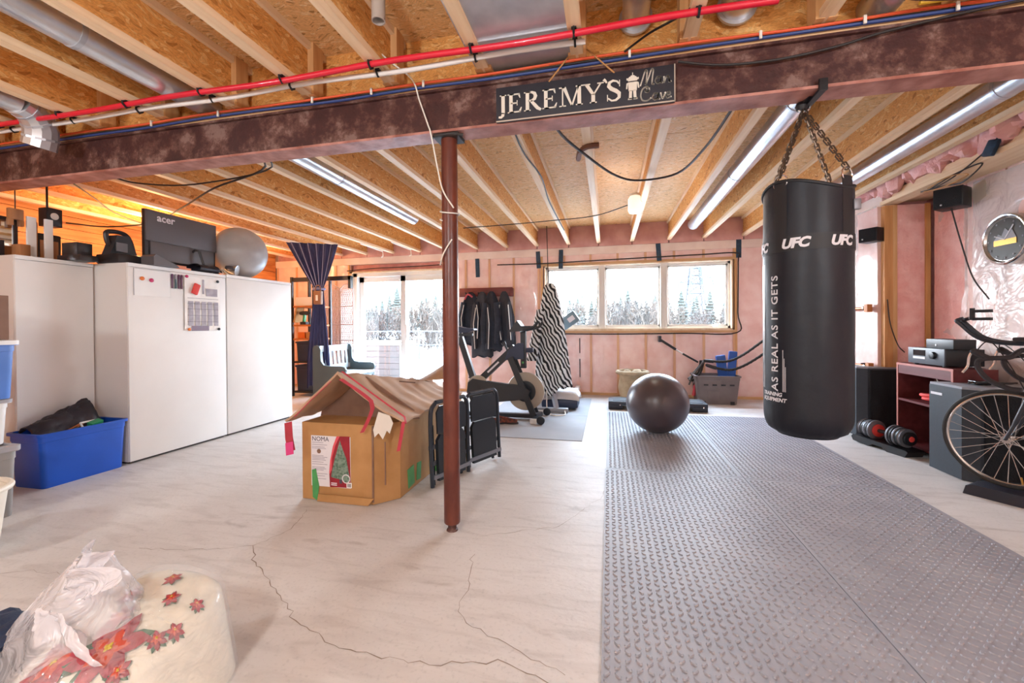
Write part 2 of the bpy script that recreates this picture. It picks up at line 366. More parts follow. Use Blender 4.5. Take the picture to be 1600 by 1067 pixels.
# ---- right wall: far section, return, recessed near section
g = G().bb(XR+.1, XN+.2, YRET+.1, YF+.2, 0, 3.0).bb(XN+.1, XN+.2, YB, YRET+.1, 0, 3.0)
wall_right = struct('wall_right', g, 'insulation_deep')
ys = [YRET+.02+.43*i for i in range(6)]
for i, y in enumerate(ys):
    stud(wall_right, G().bb(XR, XR+.1, y-.019, y+.019, .04, 2.43))
    y2 = (ys[i+1]-.019) if i+1 < len(ys) else YF
    batt(wall_right, (XR+.015, y+.019, .04), (0, 1, 0), (-1, 0, 0), y2-y-.019, 2.39, seed=40+i)
for x0, x1, m in ((XR+.001, XR+.075, 'stud_wood'), (XR+.076, XR+.115, 'lumber_vertical'), (XN-.075, XN-.035, 'stud_wood')): stud(wall_right, G().bb(x0, x1, YRET-.02, YRET+.1, .04, 2.43), m)
batt(wall_right, (XR+.116, YRET+.0, .04), (1, 0, 0), (0, -1, 0), XN-.076-XR-.116, 2.39, 'insulation_pink', seed=50)
ys = [YRET-.06-.40*i for i in range(22)]
for i, y in enumerate(ys):
    if y < YB+.1: break
    stud(wall_right, G().bb(XN, XN+.1, y-.019, y+.019, .04, 2.56))
    batt(wall_right, (XN+.012, y-.381, .04), (0, 1, 0), (-1, 0, 0), .362, 2.5, 'insulation_film' if i else 'insulation_pink', seed=60+i)
part('bottom_plate', G().bb(XR-.03, XR+.1, YRET, YF, 0, .04).bb(XN-.03, XN+.1, YB, YRET, 0, .04).bb(XR, XN, YRET-.03, YRET+.1, 0, .04), 'lumber_cross', wall_right, False)
part('top_plate', G().bb(XR-.01, XR+.1, YRET, YF, 2.43, 2.56), 'plate_film', wall_right, False)
part('header', G().bb(XR-.012, XR+.13, 1.0, YRET+.03, 2.44, 2.48).bb(XR+.03, XN, 1.0, YRET+.1, 2.482, 2.56), 'lumber', wall_right, False)
# stuffed insulation in the rim space above the header
for i in range(34):
    y = 1.2+i*.18; rr = random.Random(i)
    g = G().sphere((0, 0, 0), .13, (.9, 1.1, 1.15), 14, 10)
    g.v = [tuple(V(p)*(1+.55*fbm(p[0]*9+i*3, p[1]*9, p[2]*9))) for p in g.v]
    g.xf(Matrix.Translation((XR+.035+rr.uniform(-.02, .03), y, 2.66+rr.uniform(-.03, .05))))
    part('insulation_wad', g, 'insulation_pink', wall_right)
part('insulation_backing', G().bb(XR+.1, XR+.16, 1.0, YF, 2.5, 2.92), 'insulation_deep', wall_right, False)
# clear poly sheets
def poly(y0, y1, x, z0, z1, seed, amp=.022, m='poly_film'):
    def f(a, b):
        y = y0+(y1-y0)*a; z_ = z0+(z1-z0)*b
        w = amp*(fbm(y*2.4+seed, z_*1.5, seed*2., 4)+.8*abs(sin(6*y+2.2*z_+3*fbm(y, z_, seed)))*fbm(y*1.3, z_*.9+seed, 4))
        return (x-.02+w*.8-abs(w)*.3, y, z_)
    part('plastic_sheet', G().grid(f, 44, 60), m, wall_right, ang=80)
poly(5.24, 7.38, XR-.012, .05, 2.45, 3)
poly(2.2, 4.62, XN-.04, .06, 2.46, 9, .035)
poly(4.5, 5.05, XN-.02, .06, 2.46, 5, .01, 'poly_film_soft')
for y, dz, r_ in ((4.9, .0, .1), (4.55, .02, -.3)):
    part('tape_patch', G().box((XN-.055, y, 2.36), (.004, .16, .16), (r_, 0, 0)), 'tape_white', wall_right, False)

# ---- window and patio door
window_1 = struct('window_1', G().bb(WX0, WX1, YF-.02, YF+.16, WZ0-.012, WZ0+.02).bb(WX0, WX1, YF-.02, YF+.16, WZ1-.02, WZ1).bb(WX0, WX0+.022, YF-.02, YF+.16, WZ0, WZ1).bb(WX1-.022, WX1, YF-.02, YF+.16, WZ0, WZ1), 'pine_jamb', smooth=False)
part('window_frame', G().bb(WX0+.02, WX1-.02, YF+.05, YF+.14, WZ0+.018, WZ0+.058).bb(WX0+.02, WX1-.02, YF+.05, YF+.14, WZ1-.058, WZ1-.018).bb(WX0+.02, WX0+.05, YF+.05, YF+.14, WZ0+.02, WZ1-.02).bb(WX1-.06, WX1-.02, YF+.05, YF+.14, WZ0+.02, WZ1-.02), 'vinyl_white', window_1, False)
for x in (-.10, .915): part('mullion', G().bb(x-.055, x+.055, YF+.02, YF+.14, WZ0+.02, WZ1-.02, .008), 'vinyl_white', window_1)
for x0, x1 in ((-1.05, -.155), (-.045, .86), (.97, 1.905)):
    s_ = part('sash', G().bb(x0, x1, YF+.07, YF+.12, WZ0+.058, WZ0+.088).bb(x0, x1, YF+.07, YF+.12, WZ1-.088, WZ1-.058).bb(x0, x0+.03, YF+.07, YF+.12, WZ0+.06, WZ1-.06).bb(x1-.03, x1, YF+.07, YF+.12, WZ0+.06, WZ1-.06), 'vinyl_white', window_1, False)
    part('pane', G().bb(x0+.028, x1-.028, YF+.095, YF+.101, WZ0+.086, WZ1-.086), 'glass', s_, False)
part('crank_handle', G().tube(smooth_path([(1.68, YF+.04, WZ0+.05), (1.70, YF, WZ0+.06), (1.76, YF-.01, WZ0+.075), (1.70, YF-.01, WZ0+.14)]), .009, 6), 'vinyl_white', window_1)
door_1 = struct('door_1', G().bb(DX0, DX1, YF-.02, YF+.18, DZ-.03, DZ).bb(DX0, DX0+.05, YF-.02, YF+.18, 0, DZ).bb(DX1-.05, DX1, YF-.02, YF+.18, 0, DZ), 'pine_jamb', smooth=False)
part('door_frame', G().bb(DX0+.05, DX1-.05, YF+.03, YF+.16, DZ-.10, DZ-.03).bb(DX0+.05, DX0+.13, YF+.03, YF+.16, .0, DZ-.03).bb(DX1-.13, DX1-.05, YF+.03, YF+.16, .0, DZ-.03).bb(DX0+.05, DX1-.05, YF+.03, YF+.16, .0, .05), 'vinyl_white', door_1, False)
for x0, x1, y in ((DX0+.13, -3.80, YF+.12), (-3.92, DX1-.13, YF+.07)):
    p_ = part('door_panel', G().bb(x0, x0+.10, y, y+.045, .05, DZ-.10).bb(x1-.10, x1, y, y+.045, .05, DZ-.10).bb(x0, x1, y, y+.045, .05, .15).bb(x0, x1, y, y+.045, DZ-.20, DZ-.10), 'vinyl_white', door_1, False)
    part('pane', G().bb(x0+.10, x1-.10, y+.018, y+.024, .15, DZ-.20), 'glass', p_, False)
part('door_handle', G().bb(-3.80, -3.77, YF+.01, YF+.07, .95, 1.25, .008), 'vinyl_white', door_1)

# ---- ceiling: subfloor panels, wooden joists with board webs, blocking over the beam
JZ = 2.61
ceiling = struct('ceiling', G().bb(XL-.2, XN+.2, YB-.2, YF+.2, ZD+.02, ZD+.1), 'osb_deck')
x_, r0 = XL-.2, 0
yy = YB-.1; row = 0
while yy < YF+.15:
    xx = XL-.15-(row % 2)*1.2; pw = G().bb(0, 2.435, 0, 1.215, 0, .019)
    if row == 0: pm = mesh_of(pw, 'subfloor_panel', 'osb_deck', False)
    while xx < XN:
        share('subfloor_panel', pm, ceiling, (xx, yy, ZD)); xx += 2.44
    yy += 1.22; row += 1
JX = [2.68, 2.12, 1.53, .99, .40, -.15, -.66, -1.22, -1.77, -2.33, -2.9, -3.46, -4.02, -4.58, -5.14, -5.7, -6.26]
for y0, y1, tag in ((YB, 2.42, 'n'), (2.425, YF+.0, 'f')):
    ln = y1-y0; web = mesh_of(G().bb(-.006, .006, 0, ln, JZ+.036, ZD-.037), 'floor_joist', 'osb_web', False)
    fl = mesh_of(G().bb(-.032, .032, 0, ln, 0, .038), 'flange', 'lumber', False)
    for x in JX:
        j = share('floor_joist', web, ceiling, (x, y0, 0)); share('bottom_flange', fl, j, (0, 0, JZ)); share('top_flange', fl, j, (0, 0, ZD-.039))
        if tag == 'n':
            for s_ in (-1, 1): part('squash_block', G().bb(s_*.007, s_*.046, ln-.20, ln-.11, JZ-.002, ZD-.0), 'lumber_vertical', j, False)
for a, b in zip(JX[:-1], JX[1:]):
    part('blocking_panel', G().bb(b+.008, a-.008, 2.36, 2.385, JZ-.01, ZD), 'osb_web', ceiling, False)
    part('rim_batt', G().bb(b+.008, a-.008, YF-.03, YF+.1, 2.562, ZD), 'insulation_rim', ceiling, False)
part('sill_board', G().bb(XL, XN, 2.275, 2.395, 2.565, JZ-.001), 'lumber_cross', ceiling, False)
# ------------------------------------------------------------------ beam, column, ducts, pipes, cables, sign
def rust_material():
    m, nt, b = newmat('rusty_steel'); N = nt.nodes.new; K = nt.links.new; tc = N('ShaderNodeTexCoord')
    n1 = N('ShaderNodeTexNoise'); n1.inputs['Scale'].default_value = 7; n1.inputs['Detail'].default_value = 9; n1.inputs['Roughness'].default_value = .7; K(tc.outputs['Object'], n1.inputs['Vector'])
    r = N('ShaderNodeValToRGB'); K(n1.outputs[0], r.inputs[0]); e = r.color_ramp.elements
    e[0].position = .3; e[0].color = L('#371a18'); e[1].position = .62; e[1].color = L('#7e625a'); k = e.new(.47); k.color = L('#43201d'); k = e.new(.56); k.color = L('#634239')
    K(r.outputs[0], b.inputs['Base Color']); b.inputs['Roughness'].default_value = .55; b.inputs['Metallic'].default_value = .1
    n2 = N('ShaderNodeTexNoise'); n2.inputs['Scale'].default_value = 40; n2.inputs['Detail'].default_value = 6; K(tc.outputs['Object'], n2.inputs['Vector'])
    bp = N('ShaderNodeBump'); bp.inputs['Strength'].default_value = .25; bp.inputs['Distance'].default_value = .01; K(n2.outputs[0], bp.inputs['Height']); K(bp.outputs[0], b.inputs['Normal'])
rust_material()
mat('column_paint', '#6f3626', .35, col2='#52231a', vs=9, stretch=(1, 1, .5), bump=.1, bs=40, detail=8)
mat('bounce_lit_steel', '#b98376', .5, col2='#8f5548', vs=9, detail=8, bump=.15, bs=40)  # paler pink beam underside: light bounced off the floor, put into the colour
mat('galvanised', '#dcdfe4', .3, metal=.8, var=.12, vs=6)
mat('galvanised_dull', '#cfd1d6', .4, metal=.6, col2='#b4b7bf', vs=5)
mat('pex_red', '#d0142f', .35, coat=.3)
mat('pex_white', '#e3dcd6', .4)
mat('cable_blue', '#2b3f78', .5)
mat('cable_orange', '#d9572c', .6)
mat('cable_yellow', '#d7a52c', .5)
mat('pvc_grey', '#bcb2aa', .45)
mat('sign_black', '#23222a', .6, var=.15, vs=12)
mat('sign_edge', '#b5a594', .6)
mat('sign_cream', '#d8cfc0', .6)
mat('twine', '#b7844f', .8)
mat('steel_bright', '#cfcfd2', .25, metal=1)
mat('tape_brown', '#7a5444', .7)

BY, BZ0, BZ1 = 2.333, 2.312, 2.562
t = thing('steel_beam', 'long rust-brown steel beam spanning the room under the wooden joists', 'beam', (-1.72, BY, BZ0))
hx0, hx1 = XL+1.72, XN+1.72
part('bottom_flange', G().bb(hx0, hx1, -.068, .068, 0, .014), 'bounce_lit_steel', t, False)
part('top_flange', G().bb(hx0, hx1, -.068, .068, BZ1-BZ0-.014, BZ1-BZ0), 'rusty_steel', t, False)
part('web', G().bb(hx0, hx1, -.048, .006, .013, BZ1-BZ0-.013), 'rusty_steel', t, False)

t = thing('steel_column', 'round red-brown painted steel post holding up the beam', 'column', (-.902, BY, 0))
part('base_screw', G().lathe([(.034, 0), (.032, .008), (.025, .012), (.025, .05), (.036, .055), (.036, .07)], 14), 'rusty_steel', t)
part('post', G().lathe([(.044, .045), (.047, .05), (.0475, .07), (.047, 2.29)], 32), 'column_paint', t)
part('cap_plate', G().bb(-.075, .075, -.06, .06, 2.29, 2.3115), 'cable_black', t, False)
part('weld', G().tube([(-.09, -.03, 2.303), (-.06, -.062, 2.298), (.05, -.062, 2.30), (.10, -.04, 2.295)], .008, 6), 'cable_black', t)

def duct(name, pts, r, label, m='galvanised', seams=(), collar=None, n=28):
    xs = sum(p[0] for p in pts)/len(pts); ys_ = sum(p[1] for p in pts)/len(pts); zs = min(p[2] for p in pts)-r
    t = thing(name, label, 'duct', (xs, ys_, zs)); o = V((xs, ys_, zs)); P = [V(p)-o for p in pts]
    part('pipe', G().tube(P, r, n), m, t)
    d = (P[-1]-P[0]).normalized()
    for s_ in seams:
        c = P[0]+(P[-1]-P[0])*s_; part('joint_band', G().cyl(c-d*.012, c+d*.012, r*1.045, n=n), 'galvanised_dull', t)
    if collar is not None:
        c = P[0]+(P[-1]-P[0])*collar; part('collar', G().cyl(c-d*.008, c+d*.008, r*1.22, n=n), 'galvanised_dull', t)
    return t
duct('round_duct', [(2.47, 1.2, 2.70), (2.47, 5.6, 2.70)], .078, 'long round metal duct in the rightmost joist bay above the wall speakers', seams=(.48,))
duct('round_duct', [(1.25, 1.0, 2.70), (1.25, 6.75, 2.70)], .078, 'round metal duct running behind the punching bag chains to the window', seams=(.38, .62))
duct('round_duct', [(-2.62, -.2, 2.70), (-2.62, 5.4, 2.70)], .078, 'round metal duct crossing over the beam left of the post', seams=(.32, .7))
duct('round_duct', [(.64, .4, 2.80), (.64, 2.355, 2.80)], .078, 'short round duct above the red pipe end, right of the sign', collar=.985)
duct('round_duct', [(.15, .4, 2.82), (.15, 2.355, 2.82)], .07, 'short round duct between the flat duct and the red pipe end', collar=.985)
t = duct('elbow_duct', [(-3.68, .3, 2.66), (-3.68, 1.93, 2.66)], .075, 'round duct with a segmented elbow at the far left over the beam', 'galvanised', seams=(.6, .9))
T0 = V(t.location); q = []
for i in range(6):
    a = i/5*pi/2; c = V((-3.68-.015*i, 1.93+.16*sin(a), 2.66-.16*(1-cos(a)))); q.append(c-T0)
part('elbow', G().tube(q+[q[-1]+V((-.02, 0, -.06))], .088, 12), 'galvanised', t, ang=20)
for i in (1, 3, 5): part('elbow_rib', G().tube([q[i]-(q[i]-q[i-1]).normalized()*.007, q[i]+(q[i]-q[i-1]).normalized()*.007], .093, 12), 'galvanised_dull', t, ang=20)
t = thing('flat_duct', 'wide flat sheet-metal duct between the joists above the sign', 'duct', (-.43, 1.0, 2.625))
part('bottom_sheet', G().bb(-.275, .275, -1.8, 1.34, 0, .006), 'galvanised_dull', t, False)
part('side_sheet', G().bb(-.268, -.262, -1.8, 1.34, .006, .28).bb(.262, .268, -1.8, 1.34, .006, .28), 'galvanised_dull', t, False)
part('drive_seam', G().bb(-.27, .27, 1.02, 1.045, -.008, 0), 'galvanised', t, False)
part('screw', G().sphere((-.24, .72, -.002), .008, n=8, m=6).sphere((.24, .72, -.002), .008, n=8, m=6), 'steel_bright', t)
single('drain_pipe', G().lathe([(.033, 0), (.033, .3), (.028, .3), (.028, 0), (.033, 0)], 20, (-1.09, 1.88, 2.70), cap=False), 'pvc_grey', 'short grey plastic pipe stub hanging open near the flat duct', 'pipe')

def pex(name, y, z, x0, x1, r, m, label, xs):
    t = thing(name, label, 'pipe', ((x0+x1)/2, y, z-r)); o = V(t.location)
    pts = [V((x0+(x1-x0)*i/24, y+.004*sin(i*1.1), z+.005*sin(i*.9)))-o for i in range(25)]
    part('tube', G().tube(pts, r, 12), m, t)
    cm = mesh_of(G().tube([(0, -r-.006, r), (0, -r-.006, -.002), (0, 0, -r-.004), (0, r+.006, -.002), (0, r+.006, r)], .006, 6).bb(-.012, .012, -.012, .012, r, r+.02), 'pipe_clamp', 'black_plastic')
    for x in xs: share('pipe_clamp', cm, t, (x-o.x, 0, r))
pex('supply_pipe', 2.02, 2.587, -4.6, .72, .0155, 'pex_red', 'bright red plastic pipe clipped under the joists in front of the beam', [x for x in JX if -4.6 < x < .7])
pex('supply_pipe', 2.095, 2.588, -4.6, -.1, .0135, 'pex_white', 'white plastic pipe running beside the red pipe', [x-.0 for x in JX if -4.6 < x < -.1])

def cable(pts, r, m, label, name='cable', k=6, n=6, cat='cable', group=None): return single(name, G().tube(smooth_path(pts, k), r, n), m, label, cat, group)
rr = random.Random(3)
cable([(XL+.1+i*.5, 2.258+rr.uniform(-.004, .004), 2.575+rr.uniform(-.006, .008)) for i in range(20)], .008, 'cable_blue', 'blue cable lying along the top edge of the steel beam')
cable([(XL+.1+i*.5, 2.248+rr.uniform(-.003, .003), 2.595+rr.uniform(-.005, .007)) for i in range(20)], .007, 'cable_orange', 'orange-red cable stapled along the board on top of the beam')
cable([(XL+.1+i*.5, 2.263, 2.588+rr.uniform(-.006, .006)) for i in range(20)], .005, 'cable_black', 'thin black cable between the blue and orange cables on the beam')
for i, x in enumerate((-4.0, -3.0, -2.45, -1.75, -1.35, -1.02, .115, .72, 1.15, 1.5)):
    single('cable_staple', G().bb(x-.006, x+.006, 2.236, 2.243, 2.567, 2.605).bb(x-.006, x+.006, 2.243, 2.275, 2.602, 2.606), 'cable_white', 'small white staple holding the cables on the beam', 'staple', 'cable staples on the beam', False)
cable([(1.55, .9, 2.60), (1.22, 1.6, 2.60), (1.15, 2.02, 2.585), (1.4, 2.17, 2.585), (1.9, 2.2, 2.60), (3.0, 2.22, 2.60)], .010, 'tape_brown', 'thick brown cable looping round at the top right above the beam')
cable([(1.35, 2.225, 2.615), (1.9, 2.225, 2.615), (3.1, 2.225, 2.62)], .009, 'cable_yellow', 'yellow cable over the beam at the top right')
cable([(.35, 2.255, 2.52), (.55, 2.255, 2.475), (.8, 2.255, 2.465), (1.05, 2.255, 2.49), (1.3, 2.255, 2.535), (1.9, 2.25, 2.585), (3.0, 2.25, 2.60)], .006, 'cable_black', 'black cable sagging across the beam face right of the sign')
cable([(.09, 2.24, 2.60), (.2, 2.16, 2.62), (.4, 2.0, 2.63), (.46, 1.7, 2.7)], .006, 'cable_black', 'black cable rising from the beam toward the red pipe end')
cable([(-.36, 2.41, 2.60), (-.34, 2.95, 2.575), (-.14, 3.51, 2.57), (.08, 3.98, 2.57), (.3, 4.18, 2.575), (.62, 4.07, 2.575), (.74, 3.55, 2.575), (.78, 3.0, 2.58), (.80, 2.5, 2.60)], .010, 'cable_black', 'black cable hanging in a wide loop under the joists behind the beam')
single('brown_strip', G().tube(smooth_path([(-.235, 3.58, 2.597), (-.21, 3.42, 2.594), (-.15, 3.34, 2.594), (-.06, 3.34, 2.597)]), .022, 6), 'tape_brown', 'curved brown strip stuck under a joist beside the cable loop', 'strip')
cable([(-2.72, 2.45, 2.59), (-2.8, 3.0, 2.56), (-3.7, 3.33, 2.55), (-4.6, 3.75, 2.54), (-5.5, 4.12, 2.52), (-6.3, 4.15, 2.52), (-6.6, 3.9, 2.53)], .009, 'cable_black', 'dark cable sagging under the left joists above the monitor')
cable([(-2.75, 2.46, 2.59), (-2.78, 3.05, 2.57), (-3.8, 3.22, 2.56), (-4.3, 3.1, 2.57), (-4.42, 2.95, 2.59)], .007, 'cable_black', 'second dark cable looping close under the beam at left')
cable([(-4.7, 2.7, 2.585), (-5.2, 3.3, 2.57), (-5.7, 3.9, 2.56), (-6.2, 5.0, 2.58)], .007, 'cable_black', 'thin dark cable running along the left joists over the picture frames')
cable([(-2.0, 5.7, 2.6), (-1.3, 5.6, 2.585), (-.7, 5.55, 2.59), (-.15, 5.5, 2.605), (.3, 5.1, 2.62)], .006, 'cable_black', 'thin cable strung across the joists to the hanging lamp')
cable([(-.62, 2.43, 2.6), (-.66, 3.3, 2.603), (-.60, 3.9, 2.59), (-.64, 4.8, 2.603), (-.62, 6.2, 2.60)], .007, 'cable_black', 'black cable along the underside of the joist behind the sign')
cable([(-1.43, 1.7, 2.80), (-1.33, 1.95, 2.80), (-1.2, 2.15, 2.70), (-1.09, 2.235, 2.62), (-1.05, 2.252, 2.5), (-1.0, 2.25, 2.36), (-.975, 2.24, 2.29), (-.95, 2.275, 2.1), (-.92, 2.276, 1.98), (-.86, 2.285, 1.88)], .0045, 'cable_white', 'thin white cord hanging in front of the beam down the post')
c_ = []
for i in range(26): a = 2.6+i/25*5*pi/2; c_.append((-.902+.056*cos(a), BY+.056*sin(a), 1.885-.012*i/25*5+.015*sin(a)))
cable(c_, .0042, 'cable_white', 'white cord wound round the steel post', k=3)
cable([(-.87, 2.28, 1.70), (-.92, 2.275, 1.62), (-.955, 2.31, 1.56)], .004, 'cable_white', 'loose end of white cord on the post')
cable([(-1.95, YF-.03, 2.31), (-1.1, YF-.035, 2.30), (-.3, YF-.035, 2.315), (.6, YF-.03, 2.33), (1.5, YF-.03, 2.345), (2.02, YF-.03, 2.345), (2.04, YF-.03, 2.2), (2.03, YF-.03, 1.4), (2.02, YF-.03, 1.07), (1.2, YF-.03, 1.06), (0, YF-.03, 1.05), (-1.0, YF-.03, 1.06)], .010, 'cable_black', 'black foam seam line running round the triple window')
cable([(-5.02, YF-.03, 2.31), (-4.4, YF-.03, 2.34), (-3.6, YF-.03, 2.345), (-2.9, YF-.03, 2.36)], .008, 'cable_black', 'black cable above the sliding patio door')
for a, b, c2 in ((-4.02, 6.55, 'left'), (-3.46, 6.55, 'right')):
    single('ceiling_hook', G().tube([(a-.0, 6.3, 2.59), (a, 7.0, 2.585), (a, 7.02, 2.5), (a-.04, 7.02, 2.48)], .010, 6), 'cable_white', f'{c2} one of two white rods bent down at the joist ends near the curtain', 'rod')

# ---- hanging sign
SX0, SX1, SZ0, SZ1, SY = -.591, .333, 2.316, 2.502, 2.238
t = thing('hanging_sign', "black wooden sign reading JEREMY'S Man Cave hung on the beam", 'sign', ((SX0+SX1)/2, SY, SZ0)); hw = (SX1-SX0)/2; hh = SZ1-SZ0
part('board', G().bb(-hw, hw, 0, .016, 0, hh, .002), 'sign_black', t)
part('board_edge', G().bb(-hw, hw, -.0015, .001, -.001, .006).bb(hw-.004, hw+.001, -.0015, .001, 0, hh), 'sign_edge', t, False)
def serif(ch):
    S, T_ = .17, .07; st = []
    def r_(x0, x1, y0, y1): st.append([(x0, y0), (x1, y0), (x1, y1), (x0, y1)])
    def curve(c, wfun):
        n = len(c); Lp, Rp = [], []
        for i in range(n):
            a = V(c[max(i-1, 0)]); b = V(c[min(i+1, n-1)]); d = (b-a).normalized(); nn = V((-d.y, d.x))*wfun(i/(n-1))/2; p = V(c[i]); Lp.append(p+nn); Rp.append(p-nn)
        for i in range(n-1): st.append([tuple(Rp[i]), tuple(Rp[i+1]), tuple(Lp[i+1]), tuple(Lp[i])])
    sf = lambda x, y: r_(x-.16, x+.16, y, y+.055)
    if ch == 'J': r_(.2, .2+S, .0, 1); sf(.285, .945); curve([(.285+.0, .05), (.26, -.1), (.17, -.17), (.06, -.15)], lambda u: .17-.07*u); w = .46
    if ch == 'E':
        r_(.12, .12+S, 0, 1); sf(.2, 0); sf(.2, .945); r_(.2, .68, 0, T_); r_(.2, .64, .93, 1); r_(.2, .52, .47, .54)
        st.append([(.68, 0), (.74, .26), (.70, .26), (.58, .06)]); st.append([(.64, 1), (.67, .76), (.63, .76), (.55, .94)]); r_(.49, .53, .38, .64); w = .80
    if ch == 'R':
        r_(.12, .12+S, 0, 1); sf(.2, 0); sf(.2, .945)
        curve([(.25, .97), (.42, .965), (.55, .9), (.6, .75), (.55, .6), (.42, .53), (.25, .52)], lambda u: .06+.11*sin(pi*u))
        curve([(.38, .52), (.55, .3), (.7, .1), (.86, .0)], lambda u: .12+.05*sin(pi*u)); w = .88
    if ch == 'M':
        r_(.16, .22, 0, 1); sf(.19, 0); r_(.88, .88+S, 0, 1); sf(.965, 0); sf(.965, .945); r_(.02, .3, .945, 1)
        st.append([(.16, 1), (.34, 1), (.66, .0), (.58, .0)]); st.append([(.58, 0), (.66, 0), (.98, 1), (.90, 1)]); w = 1.12
    if ch == 'Y':
        r_(.39, .39+S, 0, .45); sf(.475, 0); st.append([(.08, .97), (.26, .97), (.56, .42), (.4, .42)]); st.append([(.45, .42), (.53, .42), (.86, .97), (.78, .97)]); r_(0, .34, .945, 1); r_(.66, .96, .945, 1); w = .92
    if ch == "'": curve([(.02, 1.12), (.1, 1.04), (.16, .93)], lambda u: .14-.07*u); w = .1
    if ch == 'S':
        curve([(.6, .82), (.5, .95), (.33, 1.0), (.17, .92), (.14, .75), (.26, .60), (.45, .48), (.6, .34), (.6, .14), (.45, .01), (.27, .0), (.1, .14)], lambda u: .07+.12*sin(pi*u)**2); r_(.6, .64, .68, 1.0); r_(.06, .10, 0, .32); w = .74
    return st, w
g = G(); x = -hw+.008; hgt = .102; kx = 1.10
for ch, dz in zip("JEREMY'S", (0, 0, 0, 0, 0, 0, 0, 0)):
    st, w = serif(ch)
    for pl in st: g.prism([(x+a*hgt*kx, .040+b*hgt) for a, b in pl], .003, (0, .0005, 0), (1, 0, 0), (0, 0, 1))
    x += (w+.01)*hgt*kx
part('lettering', g, 'sign_cream', t, False, label="cream serif letters JEREMY'S")
g = G(); xo = .255
def sc_(pts, k, ox, oz): return [(ox+a*k*1.5, oz+b*k) for a, b in pts]
man = [[(0, 0), (.12, .55), (.22, 1.0), (.3, .95), (.28, .5), (.24, .05)], [(.24, .05), (.38, .55), (.5, 1.05), (.58, .98), (.54, .5), (.52, .06), (.6, .0)], [(.9, .42), (.76, .45), (.68, .22), (.76, .03), (.88, .14), (.92, .42), (.90, .1), (.98, .02)], [(1.05, .42), (1.05, .04), (1.14, .36), (1.24, .42), (1.27, .2), (1.28, .04), (1.36, .06)]]
cave = [[(.42, .82), (.3, .95), (.12, .8), (.05, .4), (.12, .08), (.32, .02), (.48, .16)], [(.3, .82), (.25, .65), (.36, .6), (.42, .74)], [(.78, .42), (.64, .42), (.56, .2), (.64, .03), (.76, .12), (.8, .42), (.78, .1), (.86, .03)], [(.9, .42), (.98, .05), (1.1, .42)], [(1.14, .2), (1.3, .3), (1.24, .44), (1.14, .3), (1.18, .06), (1.34, .1)]]
for P_, ox, oz, k in ((man, .296, .098, .072), (cave, .292, .018, .075)):
    for pl in P_: stroke(g, [tuple(p)[:2] for p in smooth_path([(a, b, 0) for a, b in sc_(pl, k, ox, oz)], 4)], .0068, .003, (0, .0005, 0), (1, 0, 0), (0, 0, 1))
part('script_lettering', g, 'sign_cream', t, False, label='cream handwritten words Man Cave')
g = G(); cx = .258
def pz(pl): g.prism([(cx+a*.001, b*.001) for a, b in pl], .003, (0, .0005, 0), (1, 0, 0), (0, 0, 1))
pz([(-22, 128), (22, 128), (26, 138), (16, 150), (-16, 150), (-26, 138)]); pz([(-12, 150), (12, 150), (8, 156), (-8, 156)]); pz([(-2, 155), (2, 155), (2, 170), (-2, 170)])
pz([(-30, 134), (-24, 134), (-24, 144), (-30, 144)]); pz([(24, 134), (30, 134), (30, 144), (24, 144)])
pz([(-20, 78), (20, 78), (23, 122), (-23, 122)]); pz([(-33, 90), (-26, 90), (-23, 120), (-30, 118)]); pz([(26, 90), (33, 90), (30, 118), (23, 120)])
pz([(-19, 36), (-5, 36), (-2, 80), (-17, 80)]); pz([(5, 36), (19, 36), (17, 80), (2, 80)]); pz([(-24, 34), (-4, 34), (-5, 42), (-22, 42)]); pz([(4, 34), (24, 34), (22, 42), (5, 42)])
part('robot_figure', g, 'sign_cream', t, False, label='cream cut-out of a little tin robot')
part('hanging_rope', G().tube([(-.30+.129, .0, hh-.004), (-.01, .01, .37)], .004, 6).tube([(.039+.129, .0, hh-.004), (-.01, .01, .37)], .004, 6), 'twine', t)
# ------------------------------------------------------------------ left side: cabinets and what stands on them
mat('cabinet_white', '#e4e1de', .5, var=.03, vs=3)
mat('cabinet_side', '#d8d2cd', .35)
mat('gap_dark', '#3a3432', .7)
mat('monitor_grey', '#5a5557', .5)
mat('monitor_dark', '#231f22', .4)
mat('ball_grey', '#a9a4a2', .35, var=.12, vs=5)
mat('print_white', '#d9d3d6', .6)
mat('print_grey', '#a69fa8', .6, var=.2, vs=20)
mat('paper', '#ece8e4', .6, var=.06, vs=9)
mat('ink', '#4a4450', .7)
mat('red_felt', '#d8433c', .7)
mat('orange_plastic', '#d8712f', .4)
mat('magenta_plastic', '#c22a62', .4)
mat('pen_purple', '#5c3352', .4); mat('pen_teal', '#3c5c66', .4)
mat('bin_blue', '#1450b8', .38, var=.12, vs=4)
mat('bin_blue_pale', '#4f79c4', .4, var=.1, vs=4)
mat('bin_grey', '#8d8783', .45, var=.08, vs=5)
mat('lid_white', '#dcdad8', .4)
mat('lid_grey', '#9a9699', .4)
mat('bag_black', '#23202a', .5, bump=.5, bs=9)
mat('green_plastic', '#2e8f63', .4)
mat('cardboard', '#b98a57', .75, col2='#a87a48', vs=5, bump=.05, bs=40)
mat('cardboard_dark', '#8a6a58', .75, col2='#7a5a4a', vs=6)
mat('cardboard_pale', '#b8967a', .75, col2='#a88468', vs=5)
mat('basket_cream', '#d9cdbd', .6)
mat('oak_panel', '#a9744a', .5, col2='#8e5e38', vs=14, stretch=(1, 1, .1))
mat('mirror', '#d9dde0', .03, metal=1)
mat('navy_cloth', '#3d3f66', .85, col2='#2a2c50', vs=14, stretch=(4, 4, .4))
mat('navy_light', '#8a8aac', .85)
mat('shelf_black', '#22242b', .5)
